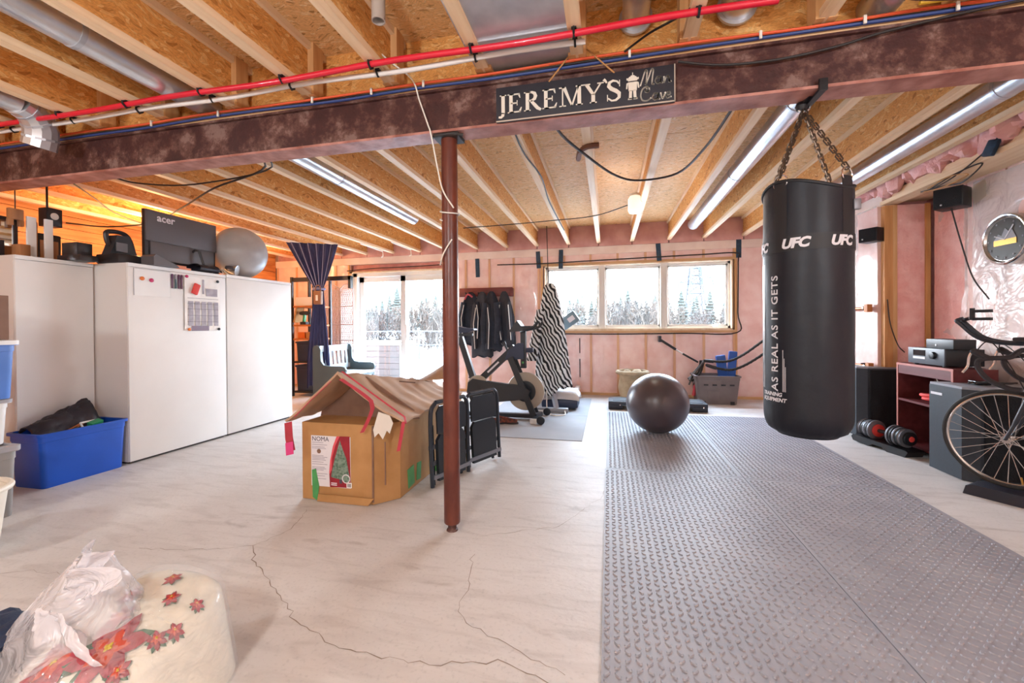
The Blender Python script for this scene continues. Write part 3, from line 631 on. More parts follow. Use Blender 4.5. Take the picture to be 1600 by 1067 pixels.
mat('shelf_wood', '#b56a34', .6, var=.2, vs=9)
mat('tote_navy', '#26344a', .4, var=.2, vs=4)
mat('bench_green', '#47565a', .5, var=.1, vs=5)
mat('bench_pale', '#a9b2b8', .5, var=.08, vs=6)
mat('bench_seat', '#c7ccd2', .4)
mat('wicker', '#cfbab2', .7, var=.1, vs=40)
mat('leather_brown', '#8a5f45', .6)
mat('chrome', '#d6d6d9', .12, metal=1)
mat('rubber_dark', '#2a292c', .7)

CZ = 1.785
def cabinet(x0, x1, y0, y1, z1, label, facing='x'):
    t = thing('storage_cabinet', label, 'cabinet', ((x0+x1)/2, (y0+y1)/2, 0), group='white storage cabinets'); w, d = (x1-x0)/2, (y1-y0)/2
    part('body', G().bb(-w, w-.02, -d+.002, d-.002, .02, z1), 'cabinet_side', t, False)
    part('plinth', G().bb(-w+.03, w-.03, -d+.02, d-.02, 0, .02), 'gap_dark', t, False)
    part('door', G().bb(w-.02, w, -d+.004, d-.004, .022, z1-.035, .002), 'cabinet_white', t)
    part('top_rail', G().bb(w-.02, w+.002, -d+.002, d-.002, z1-.032, z1), 'cabinet_white', t, False)
    return t
cabinet(-4.56, -4.12, 2.862, 3.838, CZ, 'wide white cabinet with the calendar and magnets on its door')
cabinet(-4.56, -4.12, 3.846, 4.824, CZ+.01, 'plain white cabinet farthest along the row, below the grey ball')
cabinet(-4.98, -4.50, 2.335, 2.852, CZ, 'white cabinet set back behind the blue bin, picture frames on top')
FX = -4.118
t = thing('whiteboard_sheet', 'thin white magnetic sheet on the cabinet door under the monitor', 'sheet', (FX, 3.07, 1.50))
part('sheet', G().bb(0, .003, -.16, .16, 0, .24), 'cabinet_white', t, False); part('sheet_edge', G().bb(.0, .004, -.16, .16, .24, .243).bb(.0, .004, -.162, -.159, .0, .243), 'lid_grey', t, False)
for y, z, m, l in ((2.975, 1.655, 'orange_plastic', 'round orange magnet on the cabinet door'), (3.055, 1.646, 'magenta_plastic', 'round magenta magnet on the cabinet door')):
    single('magnet', G().lathe([(.018, 0), (.018, .008), (.01, .012)], 14, (FX+.004, y, z), (1, 0, 0)), m, l, 'magnet')
for i, (y, m, l) in enumerate(((3.243, 'pen_purple', 'first purple marker from the left on the cabinet door'), (3.277, 'pen_teal', 'teal marker stuck to the cabinet door'), (3.308, 'pen_purple', 'purple marker right of the teal marker'), (3.335, 'pen_purple', 'marker nearest the calendar on the cabinet door'))):
    t = thing('marker', l, 'marker', (FX+.009, y, 1.59), group='markers on the cabinet door')
    part('barrel', G().cyl((0, 0, 0), (0, 0, .09), .008, n=10), m, t); part('cap', G().lathe([(.0095, .09), (.0095, .13), (.006, .138)], 10), 'print_grey' if i == 1 else m, t)
t = thing('wall_calendar', 'creased white paper calendar held on the cabinet door by magnets', 'calendar', (FX, 3.56, 1.175))
part('sheet', G().grid(lambda a, b: (.004+.004*(1+fbm(a*4, b*5, 1)), -.195+.39*a, .55*b), 14, 18, .001), 'paper', t, ang=70)
part('grid_line', G().bb(.0125, .0135, -.17, .17, .33, .333), 'ink', t, False)
for z in (.09, .155, .22, .275): part('grid_line', G().bb(.0125, .0135, -.17, .17, z, z+.003), 'ink', t, False)
for i in range(5): part('shaded_column', G().bb(.012, .0128, -.16+.07*i, -.11+.07*i, .05, .30), 'print_grey', t, False)
part('month_heading', G().bb(.0125, .0135, -.01, .01, .38, .53).bb(.0125, .0135, .03, .16, .36, .44), 'print_grey', t, False)
part('photo_strip', G().bb(.0125, .0135, -.13, .06, .0, .05), 'pen_purple', t, False)
single('eraser', G().box((FX+.024, 3.47, 1.60), (.022, .06, .11), (-.35, 0, 0), .006), 'red_felt', 'tilted red felt eraser stuck over the calendar', 'eraser')
for y, z, m, l in ((3.38, 1.72, 'magenta_plastic', 'red magnet at the top left corner of the calendar'), (3.72, 1.70, 'shelf_black', 'dark magnet at the top right corner of the calendar'), (3.40, 1.19, 'orange_plastic', 'orange magnet at the bottom left corner of the calendar'), (3.73, 1.19, 'shelf_black', 'dark magnet at the bottom right corner of the calendar')):
    single('magnet', G().lathe([(.015, 0), (.015, .008), (.008, .012)], 12, (FX+.016, y, z), (1, 0, 0)), m, l, 'magnet', 'calendar magnets')

# monitor seen from behind
t = thing('computer_monitor', 'grey computer monitor seen from behind on top of the cabinet', 'monitor', (-4.33, 3.54, CZ))
part('panel', G().bb(-.045, -.01, -.375, .375, .06, .575, .006), 'monitor_dark', t)
part('back_cover', G().bb(-.012, .008, -.372, .372, .27, .572, .004), 'monitor_grey', t)
part('lower_cover', G().bb(-.012, .004, -.33, .345, .09, .27, .004), 'monitor_grey', t)
part('stand_arm', G().tube([(.0, .10, .23), (.03, .10, .25), (.06, .12, .24), (.10, .17, .01)], .012, 8), 'monitor_dark', t)
part('stand_base', G().lathe([(.10, 0), (.10, .006), (.02, .012)], 20, (.05, .12, 0)), 'monitor_dark', t)
g = text_g('acer', .10, .001, 0, .002); g.xf(frame((.0085, -.27, .475), (0, 1, 0), (0, 0, 1)))
part('maker_lettering', g, 'print_white', t, False, label='pale lettering acer')
single('grey_exercise_ball', G().sphere((-4.33, 4.23, CZ+.315), .305, (.95, 1.0, 1.0), 36, 22), 'ball_grey', 'deflated grey exercise ball wedged on the cabinet under the joists', 'ball')
t = thing('clip_lamp', 'small silver spotlight lying on the cabinet in front of the grey ball', 'lamp', (-4.20, 4.02, CZ+.01))
part('shade', G().lathe([(.03, -.12), (.05, -.08), (.062, 0), (.058, 0), (.045, -.07)], 20, (.05, .0, .065), (.8, .35, -.25), cap=False), 'chrome', t)
part('reflector', G().lathe([(.056, -.006), (.03, -.03), (.002, -.035)], 20, (.05, 0, .065), (.8, .35, -.25)), 'ball_grey', t)
part('clamp', G().tube(smooth_path([(-.06, -.08, .06), (-.05, -.16, .02), (-.02, -.22, .01), (.0, -.16, .03)]), .012, 6), 'shelf_black', t)
cable([(-4.15, 3.70, CZ+.012), (-4.2, 3.77, CZ+.05), (-4.16, 3.84, CZ+.015), (-4.24, 3.9, CZ+.08), (-4.2, 3.95, CZ+.02)], .006, 'cable_white', 'tangled cord on the cabinet by the small spotlight')
single('rolled_cloth', G().grid(lambda a, b: (-4.22+.10*cos(2*pi*b), 3.66+.22*a-.11, CZ+.045+.045*sin(2*pi*b)*(1+.3*fbm(a*5, b*3))), 16, 16), 'bag_black', 'dark rolled cloth at the foot of the monitor', 'cloth')
single('papers', G().bb(-4.28, -4.14, 3.22, 3.46, CZ, CZ+.022).bb(-4.26, -4.15, 3.3, 3.42, CZ+.022, CZ+.04), 'orange_plastic', 'flat orange packets beside the monitor base', 'packet', smooth=False)
# device left of the monitor: console with a looped handle
t = thing('exercise_console', 'black exercise machine console with a looped handle on the cabinet corner', 'console', (-4.35, 2.93, CZ+.0))
part('base', G().bb(-.12, .14, -.08, .18, 0, .085, .012), 'monitor_dark', t)
part('body', G().prism([(-.10, .08), (.13, .08), (.06, .26), (-.04, .26)], .10, (0, .02, 0), (0, 1, 0), (0, 0, 1), cen=True), 'rubber_dark', t)
part('handle', G().tube(smooth_path([(0, .16, .03), (0, .12, .22), (0, .06, .29), (0, -.06, .285), (0, -.075, .24), (0, -.05, .17), (0, .04, .16)], 6), .02, 8), 'monitor_dark', t)
part('display', G().box((.07, .0, .15), (.008, .09, .08)), 'monitor_grey', t, False)
single('folded_mat', G().prism([(0, 0), (.24, 0), (.22, .02), (.02, .10), (0, .08)], .16, (-4.22, 3.04, CZ+.001), (0, 1, 0), (0, 0, 1)), 'monitor_grey', 'grey folded cloth sloping beside the looped console', 'cloth')
single('receiver_box', G().bb(-4.46, -4.2, 2.66, 2.80, CZ, CZ+.05, .004).bb(-4.44, -4.26, 2.68, 2.79, CZ+.05, CZ+.16, .004).xf(Matrix.Translation((-.15, 0, 0))), 'monitor_dark', 'small black boxes piled at the back corner of the first cabinet', 'box')

# things on the set-back cabinet
def slab(name, x, y0, y1, z0, z1, th, m, label, cat, tilt=0):
    return single(name, G().box((x, (y0+y1)/2, (z0+z1)/2), (th, y1-y0, z1-z0), (0, tilt, 0), .003), m, label, cat)
slab('white_board', -4.77, 2.553, 2.612, CZ, 2.155, .02, 'cabinet_white', 'narrow upright white board on the set-back cabinet, nearest the mirror', 'board')
slab('white_board', -4.77, 2.668, 2.723, CZ, 2.16, .02, 'cabinet_white', 'second narrow white board, beside the black square speaker', 'board')
t = thing('framed_mirror', 'dark framed mirror leaning at the left edge behind the white boards', 'mirror', (-4.86, 2.44, CZ))
part('frame', G().bb(-.012, .012, -.16, .10, .32, .35).bb(-.012, .012, .075, .10, 0, .33).bb(-.012, .012, -.16, .10, 0, .02), 'monitor_dark', t, False)
part('glass', G().bb(-.006, .006, -.16, .08, .015, .33), 'mirror', t, False)
slab('dark_plank', -4.83, 2.625, 2.650, CZ, 2.13, .03, 'oak_panel', 'thin dark plank between the two narrow white boards', 'plank')
t = thing('picture_frame', 'black rounded frame with brown panel behind the second white board', 'picture frame', (-4.86, 2.755, CZ)); part('frame', G().bb(-.02, .02, -.09, .07, .0, .26, .012), 'monitor_dark', t); part('panel', G().bb(.018, .026, -.08, .045, .0, .2), 'oak_panel', t, False)
t = thing('wall_speaker', 'small black square speaker hanging over the picture frames at left', 'speaker', (-4.83, 2.745, 2.11)); part('cabinet', G().bb(-.05, .05, -.055, .055, 0, .16, .004), 'monitor_dark', t); part('cone', G().lathe([(.03, 0), (.018, -.012)], 16, (.051, 0, .09), (1, 0, 0)), 'chrome', t)
part('bracket', G().tube([(-.04, 0, .15), (-.04, 0, .50)], .008, 6), 'shelf_black', t)
t = thing('wooden_bracket', 'small horseshoe-shaped wooden bracket hanging at the far left', 'bracket', (-4.78, 2.49, 2.06)); part('block', G().bb(-.02, .02, -.045, .045, .05, .14, .006), 'oak_panel', t); part('prong', G().bb(-.02, .02, -.045, -.02, 0, .05), 'oak_panel', t, False); part('prong', G().bb(-.02, .02, .02, .045, 0, .05), 'oak_panel', t, False); part('hanger', G().tube([(0, 0, .14), (0, 0, .55)], .004, 6), 'cable_black', t)
single('black_box', G().bb(-4.95, -4.83, 2.355, 2.45, CZ, CZ+.15, .004), 'monitor_dark', 'black box at the left edge in front of the mirror', 'box')
single('wooden_case', G().bb(-4.80, -4.70, 2.475, 2.54, CZ, CZ+.12, .003), 'oak_panel', 'small brown wooden case between the black box and white board', 'case')
single('small_crate', G().bb(-4.82, -4.62, 2.83, 2.88, CZ, CZ+.07).bb(-4.8, -4.64, 2.825, 2.83, CZ+.01, CZ+.06), 'shelf_wood', 'low slatted orange crate behind the looped console', 'crate', smooth=False)

# ---- bins
def tote(name, label, loc, w, d, h, m, lid=None, rz=0, group=None, taper=.93, nsub=0):
    """open-top moulded bin: w along x, d along y"""
    t = thing(name, label, 'bin', loc, rz, group)
    def ring(s, z, off=0):
        a, b, r = w/2*s+off, d/2*s+off, min(w, d)*.10; P = []
        for cx, cy, a0 in ((a-r, b-r, 0), (-a+r, b-r, pi/2), (-a+r, -b+r, pi), (a-r, -b+r, 3*pi/2)):
            for i in range(5): q = a0+i/4*pi/2; P.append((cx+r*cos(q), cy+r*sin(q), z))
        return P
    def loft(rings, cap0=True, cap1=False):
        g = G(); n = len(rings[0]); vs = [p for r in rings for p in r]
        fs = [(i*n+j, i*n+(j+1) % n, (i+1)*n+(j+1) % n, (i+1)*n+j) for i in range(len(rings)-1) for j in range(n)]
        if cap0: fs.append(tuple(range(n-1, -1, -1)))
        if cap1: fs.append(tuple((len(rings)-1)*n+j for j in range(n)))
        return g.add(vs, fs)
    tp = taper
    part('body', loft([ring(tp, 0), ring(tp+.01, .01), ring(.985, h*.84), ring(1, h*.845), ring(1, h), ring(.97, h), ring(.95, h*.8), ring(tp-.02, .02)], True, True), m, t)
    part('rim', loft([ring(1, h*.95, .004), ring(1, h*.95, .014), ring(1, h, .014), ring(1, h, .0)], False), m, t)
    if lid: part('lid', loft([ring(1, h*.96, .016), ring(1, h+.012, .016), ring(.94, h+.016), ring(.92, h+.006)], True, True), lid, t)
    return t
bin_b = tote('blue_storage_bin', 'large open blue plastic bin on the floor in front of the cabinets', (-4.285, 2.55, 0), .34, .58, .415, 'bin_blue', taper=.92)
single('soft_bag', G().grid(lambda a, b: (-4.40+.16*b+.02*fbm(a*4, b*4), 2.30+.44*a, .37+.05*sin(pi*b)+(.03+.20*a)*(1-b)*(1 if a < .93 else .2)+.02*fbm(a*6, b*5, 3)), 26, 16, .02), 'bag_black', 'crumpled black bag sticking out of the blue bin', 'bag', ang=80)
single('green_packet', G().box((-4.20, 2.66, .415), (.05, .09, .03), (.2, .3, .2), .004), 'green_plastic', 'green plastic packet lying in the blue bin', 'packet')
single('wooden_stick', G().bar((-4.19, 2.46, .385), (-4.24, 2.60, .425), .02, .014), 'shelf_wood', 'orange wooden stick in the blue bin', 'stick', smooth=False)
single('white_tool', G().tube([(-4.16, 2.55, .40), (-4.22, 2.57, .43), (-4.24, 2.68, .43)], .008, 6), 'lid_white', 'white bent plastic rod in the blue bin', 'rod')
single('cable_bundle', G().tube(smooth_path([(-4.24, 2.42, .37), (-4.18, 2.5, .40), (-4.26, 2.58, .40), (-4.19, 2.63, .385), (-4.3, 2.72, .4)]), .008, 6), 'cable_black', 'black cords coiled in the blue bin', 'cord')
tote('grey_storage_bin', 'grey plastic bin at the bottom of the stack at the left edge', (-4.04, 1.75, 0), .60, .40, .44, 'bin_grey', 'lid_grey', group='stacked bins at the left edge')
tote('grey_storage_bin', 'pale bin with grey lid in the middle of the stack at the left edge', (-4.11, 1.75, .458), .60, .40, .28, 'lid_white', 'lid_grey', group='stacked bins at the left edge')
tote('blue_lidded_bin', 'light blue bin with white lid on top of the stack at left', (-4.04, 1.75, .758), .60, .40, .36, 'bin_blue_pale', 'lid_white', group='stacked bins at the left edge')
single('cardboard_carton', G().bb(-4.3, -3.775, 1.6, 1.93, 1.135, 1.42, .004), 'cardboard_dark', 'brown carton on top of the blue lidded bin at the left edge', 'carton')
t = thing('laundry_basket', 'cream plastic basket rim at the left edge beside the bins', 'basket', (-3.36, 1.45, 0))
part('bowl', G().lathe([(.19, .0), (.23, .34), (.22, .34), (.18, .02)], 28, cap=False), 'basket_cream', t); part('rim', G().tube([(.238*cos(i*pi/16), .238*sin(i*pi/16), .345) for i in range(32)], .016, 8, True), 'basket_cream', t)

# ---- corner by the patio door: shelving, curtain, screen, bench
t = thing('shelving_unit', 'black metal shelving with orange-lit shelves behind the curtain', 'shelving', (-4.97, 6.55, 0))
for sx, sy in ((-.42, -.22), (.02, -.22), (-.42, .22), (.02, .22)): part('post', G().bb(sx-.02, sx+.02, sy-.02, sy+.02, 0, 2.08), 'shelf_black', t, False)
for z, m in ((.06, 'shelf_black'), (.58, 'shelf_black'), (.98, 'shelf_wood'), (1.22, 'shelf_wood'), (1.55, 'shelf_wood')): part('shelf', G().bb(-.42, .02, -.22, .22, z, z+.03), m, t, False)
part('top_rail', G().bb(-.44, .74, -.23, -.16, 2.0, 2.07).bb(.69, .74, -.23, -.16, 1.86, 2.07), 'shelf_black', t, False)
single('white_carton', G().bb(-5.34, -5.0, 6.36, 6.6, 1.581, 1.73, .004), 'lid_white', 'white carton on the upper shelf behind the curtain', 'carton')
t = thing('cordless_drill', 'black and green cordless drill standing on the middle shelf', 'drill', (-5.20, 6.40, 1.251)); part('battery', G().bb(-.06, .06, -.04, .04, 0, .05, .006), 'rubber_dark', t); part('grip', G().box((0, 0, .11), (.04, .045, .14), (0, .15, 0), .01), 'green_plastic', t); part('motor', G().lathe([(.03, -.09), (.036, -.05), (.036, .05), (.02, .08), (.012, .12)], 14, (.01, 0, .20), (1, 0, 0)), 'rubber_dark', t)
single('tan_board', G().box((-5.33, 6.42, 1.42), (.03, .18, .26), (0, .2, 0)), 'cardboard', 'tan board leaning on the middle shelf behind the drill', 'board', smooth=False)
for x, m, l in ((-5.27, 'orange_plastic', 'orange box on the lower shelf'), (-5.1, 'cardboard', 'brown box beside the orange box on the lower shelf')): single('small_box', G().bb(x-.07, x+.07, 6.4, 6.55, 1.011, 1.12, .004), m, l, 'box')
tote('dark_tote', 'dark teal tote standing on the bottom shelf, the upper of two', (-5.17, 6.55, .611), .36, .38, .33, 'tote_navy', 'tote_navy')
tote('dark_tote', 'dark blue glossy tote at the bottom of the shelving', (-5.17, 6.55, .09), .36, .40, .44, 'tote_navy', 'tote_navy')
t = thing('tied_curtain', 'navy curtain hanging from the joists, gathered by a tie', 'curtain', (-4.66, 6.05, 0))
def curt(a, b):
    # a: across, b: 0 top .. 1 bottom
    z = 2.58-2.38*b; tie = 1.83
    if z > tie: k = (z-tie)/(2.58-tie); w = .06+.33*k**.9; cx = .04-.10*k; cy = -.02-.02*k
    else: k = (tie-z)/tie; w = .07+.10*min(1, k*1.6); cx = .04-.03*k; cy = -.02
    s_ = (a-.5)*2
    return (cx+s_*w*.86, cy+s_*w*.5+.018*(.35+w*2)*sin(a*38), z+(.05*abs(sin(a*9)) if b > .99 else 0))
part('drape', G().grid(curt, 90, 40), 'navy_cloth', t, ang=80)
part('pleat_line', G().tube([V(curt(.12, i/30))+V((.004, -.012, 0)) for i in range(11)], .006, 5), 'navy_light', t)
for a in (.27, .42, .57, .71, .86): part('pleat_line', G().tube([V(curt(a, i/30))+V((.006, -.014, 0)) for i in range(10)], .006, 5), 'navy_light', t)
part('tie', G().tube([(.04+.09*cos(i*pi/8), -.02+.07*sin(i*pi/8), 1.83) for i in range(16)], .022, 8, True), 'navy_light', t)
t = thing('hanging_pouch', 'brown leather pouch hanging at the curtain tie', 'pouch', (-4.56, 5.93, 1.57)); part('pouch', G().bb(-.07, .07, -.03, .03, 0, .22, .015), 'leather_brown', t); part('strap', G().tube(smooth_path([(-.05, 0, .22), (-.03, 0, .30), (.03, 0, .30), (.05, 0, .22)]), .008, 6), 'leather_brown', t); part('tag', G().bb(-.02, .02, -.034, -.031, .06, .15), 'paper', t, False)
t = thing('wicker_screen', 'cream woven folding screen beside the patio door', 'screen', (-5.10, 7.12, 0))
for k, (px, pw, tilt) in enumerate(((-.30, .36, .25), (.04, .36, -.25))):
    fr = G(); top = lambda s_: 1.93+.10*sin(pi*s_)
    def wp(s_, z, oy=0): return (px+pw*s_*cos(tilt), oy+pw*(s_ if k == 0 else s_-1)*sin(tilt), z)
    fr.tube([wp(0, .02), wp(0, top(0))], .013, 6).tube([wp(1, .02), wp(1, top(1))], .013, 6).tube([wp(i/10, top(i/10)) for i in range(11)], .012, 6)
    for z in (.10, .55, .95, 1.25, 1.60): fr.tube([wp(0, z), wp(1, z)], .010, 6)
    pn = part('panel_frame', fr, 'wicker', t)
    wv = G()
    for i in range(1, 13):
        s_ = i/13; wv.tube([wp(s_+.010*(1 if (j+i) % 2 else -1), .12+j*.09, .006*(1 if j % 2 else -1)) for j in range(21) if .12+j*.09 < top(s_)-.02], .0075, 4)
    for j in range(52):
        z = .13+j*.036; wv.tube([wp(q/13, z+.010*(1 if (q+j) % 2 else -1), .008*(1 if (q+j) % 2 else -1)) for q in range(14)], .0065, 4)
    part('weave', wv, 'wicker', pn, kind='stuff')
t = thing('settle_bench', 'grey-green wooden settle bench with slatted back by the patio door', 'bench', (-4.34, 6.33, 0))
prof = [(-.30, 0), (-.30, .80)] + [(-.30+.06*(1-cos(a)), .80+.06*sin(a)) for a in (pi/6, pi/3, pi/2)] + [(-.18, .84), (-.155, .79), (-.16, .72), (-.15, .62), (-.10, .56), (.0, .545), (.22, .545), (.28, .53), (.30, .49), (.29, .45), (.27, .42), (.27, 0)]
for y in (-.40, .44): part('end_panel', G().prism([(a, b*1.06) for a, b in prof], .04, (0, y, 0), (1, 0, 0), (0, 0, 1)), 'bench_green', t)
part('top_rail', G().bar((-.235, -.41, .85), (-.235, .41, .85), .03, .10), 'bench_pale', t, False)
part('lower_rail', G().bar((-.20, -.41, .53), (-.20, .41, .53), .03, .08), 'bench_pale', t, False)
for i in range(7): y = -.34+i*.113; part('slat', G().bar((-.23, y, .81), (-.205, y, .56), .055, .016, (1, 0, 0)), 'bench_pale', t, False)
part('seat', G().bb(-.22, .29, -.40, .41, .415, .45, .006), 'bench_seat', t)
part('seat_box', G().bb(-.22, .25, -.40, .41, .05, .415), 'bench_pale', t, False)
part('front_rail', G().bb(.24, .27, -.40, .41, .37, .415), 'bench_green', t, False)
# ------------------------------------------------------------------ middle of the room
mat('tape_red', '#b23543', .4, var=.15, vs=12)
mat('tape_pink', '#d8407f', .4)
mat('tape_green', '#4c9a55', .4, var=.15, vs=14)
mat('label_red', '#a31c2c', .4, col2='#7c1422', vs=6)
mat('label_red_light', '#d8505a', .4)
mat('tree_green', '#3d5a45', .6, col2='#7d8f80', vs=60, lo=.4, hi=.7)
mat('torn_paper', '#d8cfc4', .7)
mat('chair_black', '#1d232b', .42, spec=.5)
mat('chair_tube', '#3a3f48', .35, metal=.6)
mat('chair_bar', '#8a8d96', .35, metal=.7)
mat('bike_black', '#23262d', .42)
mat('bike_navy', '#25304a', .45)
mat('flywheel_grey', '#a79c8e', .4)
mat('wheel_dark', '#1c2028', .4)
mat('coat_dark', '#262a36', .85, col2='#1d2029', vs=12, bump=.3, bs=10)
mat('coat_stripe', '#d8d4ce', .7)
mat('coat_charcoal', '#33333a', .85, bump=.3, bs=10)
mat('mahogany', '#7c3530', .4, col2='#642824', vs=14, stretch=(.1, 1, 1))
mat('treadmill_grey', '#8d8c92', .4)
mat('treadmill_pale', '#d5cfcc', .4)
mat('console_blue', '#6f8591', .4)
mat('mat_grey', '#96949a', .55, col2='#8a888f', vs=2.5)
mat('mat_grey_thin', '#a3a4a9', .8, var=.06, vs=3)
mat('ball_black', '#4c4349', .33, spec=.7)
mat('stone_pot', '#b7a486', .8, col2='#9f8c70', vs=10, bump=.2, bs=30)
mat('step_black', '#23222c', .45)
mat('tote_grey', '#6f6462', .5, var=.12, vs=5)
mat('blue_foam', '#1d4f9c', .5)
mat('rope_black', '#2a2624', .8, bump=.6, bs=90)
mat('band_grey', '#5a5552', .7, var=.3, vs=20)
mat('slipper_red', '#7a3a2c', .6, col2='#2a1f22', vs=30)
def zebra():
    m, nt, b = newmat('zebra_cloth'); N = nt.nodes.new; K = nt.links.new; tc = N('ShaderNodeTexCoord'); mp = N('ShaderNodeMapping'); K(tc.outputs['Object'], mp.inputs[0]); mp.inputs['Rotation'].default_value = (0, .5, 0)
    w = N('ShaderNodeTexWave'); K(mp.outputs[0], w.inputs['Vector']); w.inputs['Scale'].default_value = 6.5; w.inputs['Distortion'].default_value = 6; w.inputs['Detail'].default_value = 1.0; w.inputs['Detail Scale'].default_value = 1.2
    r = N('ShaderNodeValToRGB'); K(w.outputs[0], r.inputs[0]); r.color_ramp.elements[0].position = .46; r.color_ramp.elements[1].position = .54; r.color_ramp.elements[0].color = L('#1d1d22'); r.color_ramp.elements[1].color = L('#d9dcdf')
    K(r.outputs[0], b.inputs['Base Color']); b.inputs['Roughness'].default_value = .9
zebra()

# ---- floor mats: four rubber mats with small raised bars
def bar_mesh(Lx, Ly, pitch, z):
    g = G(); nx, ny = int(Lx/pitch), int(Ly/pitch); ox, oy = (Lx-nx*pitch)/2, (Ly-ny*pitch)/2
    l, w, h = pitch*.42, pitch*.17, .0038
    V8 = []
    for s_ in (1, -1):
        c, q = cos(s_*pi/4), sin(s_*pi/4); base = [(-l, 0), (-l*.6, -w), (l*.6, -w), (l, 0), (l*.6, w), (-l*.6, w)]; top = [(a*.75, b*.6) for a, b in base]
        V8.append([(a*c-b*q, a*q+b*c) for a, b in base]+[(a*c-b*q, a*q+b*c) for a, b in top])
    vs, fs = [], []
    for j in range(ny):
        for i in range(nx):
            sh = V8[(i+j) % 2]; x, y = ox+(i+.5)*pitch, oy+(j+.5)*pitch; o = len(vs)
            vs += [(x+a, y+b, z+(h if k > 5 else 0)) for k, (a, b) in enumerate(sh)]
            fs += [(o+k, o+(k+1) % 6, o+6+(k+1) % 6, o+6+k) for k in range(6)]+[tuple(o+6+k for k in range(6))]
    g.v, g.f = vs, fs; return g
def floor_mat(x0, x1, y0, y1, label, pitch=.037, m='mat_grey', th=.01, nm='rubber_mat', grp='rubber floor mats'):
    t = thing(nm, label, 'mat', (x0, y0, 0), group=grp)
    part('sheet', G().bb(.0003, x1-x0-.0003, .0003, y1-y0-.0003, .0007, th), m, t)
    if pitch: part('raised_bars', bar_mesh(x1-x0-.01, y1-y0-.01, pitch, th), m, t, False, kind='stuff')
floor_mat(-.02, 1.02, 3.585, 5.96, 'grey rubber floor mat under the exercise ball', .037)
floor_mat(1.024, 2.05, 3.56, 5.93, 'grey rubber floor mat beyond the punching bag, right of the ball mat', .037)
floor_mat(-.03, 1.018, 1.21, 3.578, 'nearer grey rubber mat along the left edge of the matted area')
floor_mat(1.022, 2.05, 1.19, 3.552, 'nearer grey rubber mat under the punching bag at right')
floor_mat(-.05, .98, .2, 1.204, 'grey rubber mat closest to the camera, left half'); floor_mat(.984, 2.03, .2, 1.186, 'grey rubber mat closest to the camera, right half')
floor_mat(-1.95, -.27, 4.40, 5.62, 'thin grey mat under the front of the exercise bike', 0, 'mat_grey_thin', .006, 'equipment_mat', 'equipment mats')
floor_mat(-1.6, -.27, 5.625, 6.98, 'thin grey mat under the treadmill', 0, 'mat_grey_thin', .006, 'equipment_mat', 'equipment mats')

# ---- cardboard tree box
t = thing('tree_box', 'large worn cardboard Christmas tree box with propped-open top flaps', 'box', (-1.76, 2.545, 0)); X = -1.76
x0, x1, xc, yb, hb = -.335, .215, .34, 1.40, .535
base = [(x0, 0), (x1, 0), (xc, .14), (xc, yb), (x0+.02, yb)]
part('carton', G().prism(base, hb, (0, 0, .004), (1, 0, 0), (0, 1, 0)), 'cardboard', t)
part('edge_fold', G().bar((x1, -.004, .02), (x1, -.004, hb), .012, .006), 'cardboard_dark', t, False)
part('edge_fold', G().bar((x1+.055, .06, .12), (x1+.055, .06, hb-.12), .008, .006), 'cardboard_dark', t, False)
part('bottom_flap', G().prism([(-.20, 0), (.19, 0), (.23, .05), (-.19, .05)], .012, (0, -.016, .004), (1, 0, 0), (0, 0, 1)), 'cardboard', t)
part('torn_corner', G().prism([(.17, .0), (.26, .0), (.31, .08), (.26, .06), (.2, .05)], .02, (0, -.02, .0), (.85, .5, 0), (0, 0, 1)), 'cardboard_dark', t)
# roof flaps: propped up in front, settling towards the back, creased across
R0, R1 = V((0, -.06, .885)), V((.03, 1.42, .64))
def flap(E0, E1, sg):
    def f(a, b):
        p = (R0*(1-b)+R1*b)*(1-a)+(V(E0)*(1-b)+V(E1)*b)*a
        cr = .010*abs(((b*7+.25*a) % 1)-.5)*2; return p+V((0, 0, cr-.03*sin(pi*a)*(1 if sg > 0 else .3)+.012*fbm(a*2, b*4, sg)))
    return G().grid(f, 14, 56, .014)
part('roof_flap', flap((.48, -.05, .585), (.36, 1.38, .55), 1), 'cardboard_pale', t, ang=25)
part('roof_flap', flap((-.40, -.08, .548), (-.36, 1.4, .55), -1), 'cardboard_pale', t, ang=25)
part('inner_flap', G().prism([(-.37, .53), (.44, .54), (.40, .60), (.02, .835), (-.03, .835), (-.36, .565)], .01, (0, .25, 0), (1, 0, 0), (0, 0, 1)), 'cardboard_dark', t, False)
part('loose_flap', G().grid(lambda a, b: (.02+.30*a, 1.1+.25*b, .70+.02*a+.16*a*b+.03*b), 8, 8, .008), 'cardboard_pale', t)
part('flap_crease', G().bar((.20, .42, .78), (.25, .55, .755), .03, .01), 'cardboard_dark', t, False)
def strip(pts, w, m, nm='tape_strip'):
    P = [V(p) for p in pts]
    return part(nm, G().grid(lambda a, b: (lambda i, q: P[i]*(1-q)+P[i+1]*q)(min(int(b*(len(P)-1)), len(P)-2), b*(len(P)-1)-min(int(b*(len(P)-1)), len(P)-2))+V((w*(a-.5), 0, .25*w*(a-.5))), 2, 12, .002), m, t)
strip([(.02, -.065, .855), (.16, -.063, .775), (.24, -.06, .72), (.25, -.055, .66), (.20, -.05, .56), (.165, -.05, .50)], .03, 'tape_red')
strip([(.02, -.052, .905), (.22, -.045, .775), (.47, -.04, .615), (.485, -.055, .575)], .014, 'tape_red')
strip([(.475, -.065, .59), (.46, -.07, .50), (.44, -.07, .40)], .025, 'tape_red')
strip([(-.37, -.09, .555), (-.365, -.09, .45), (-.35, -.085, .36)], .06, 'tape_red')
strip([(-.36, -.095, .42), (-.355, -.095, .335)], .06, 'tape_pink')
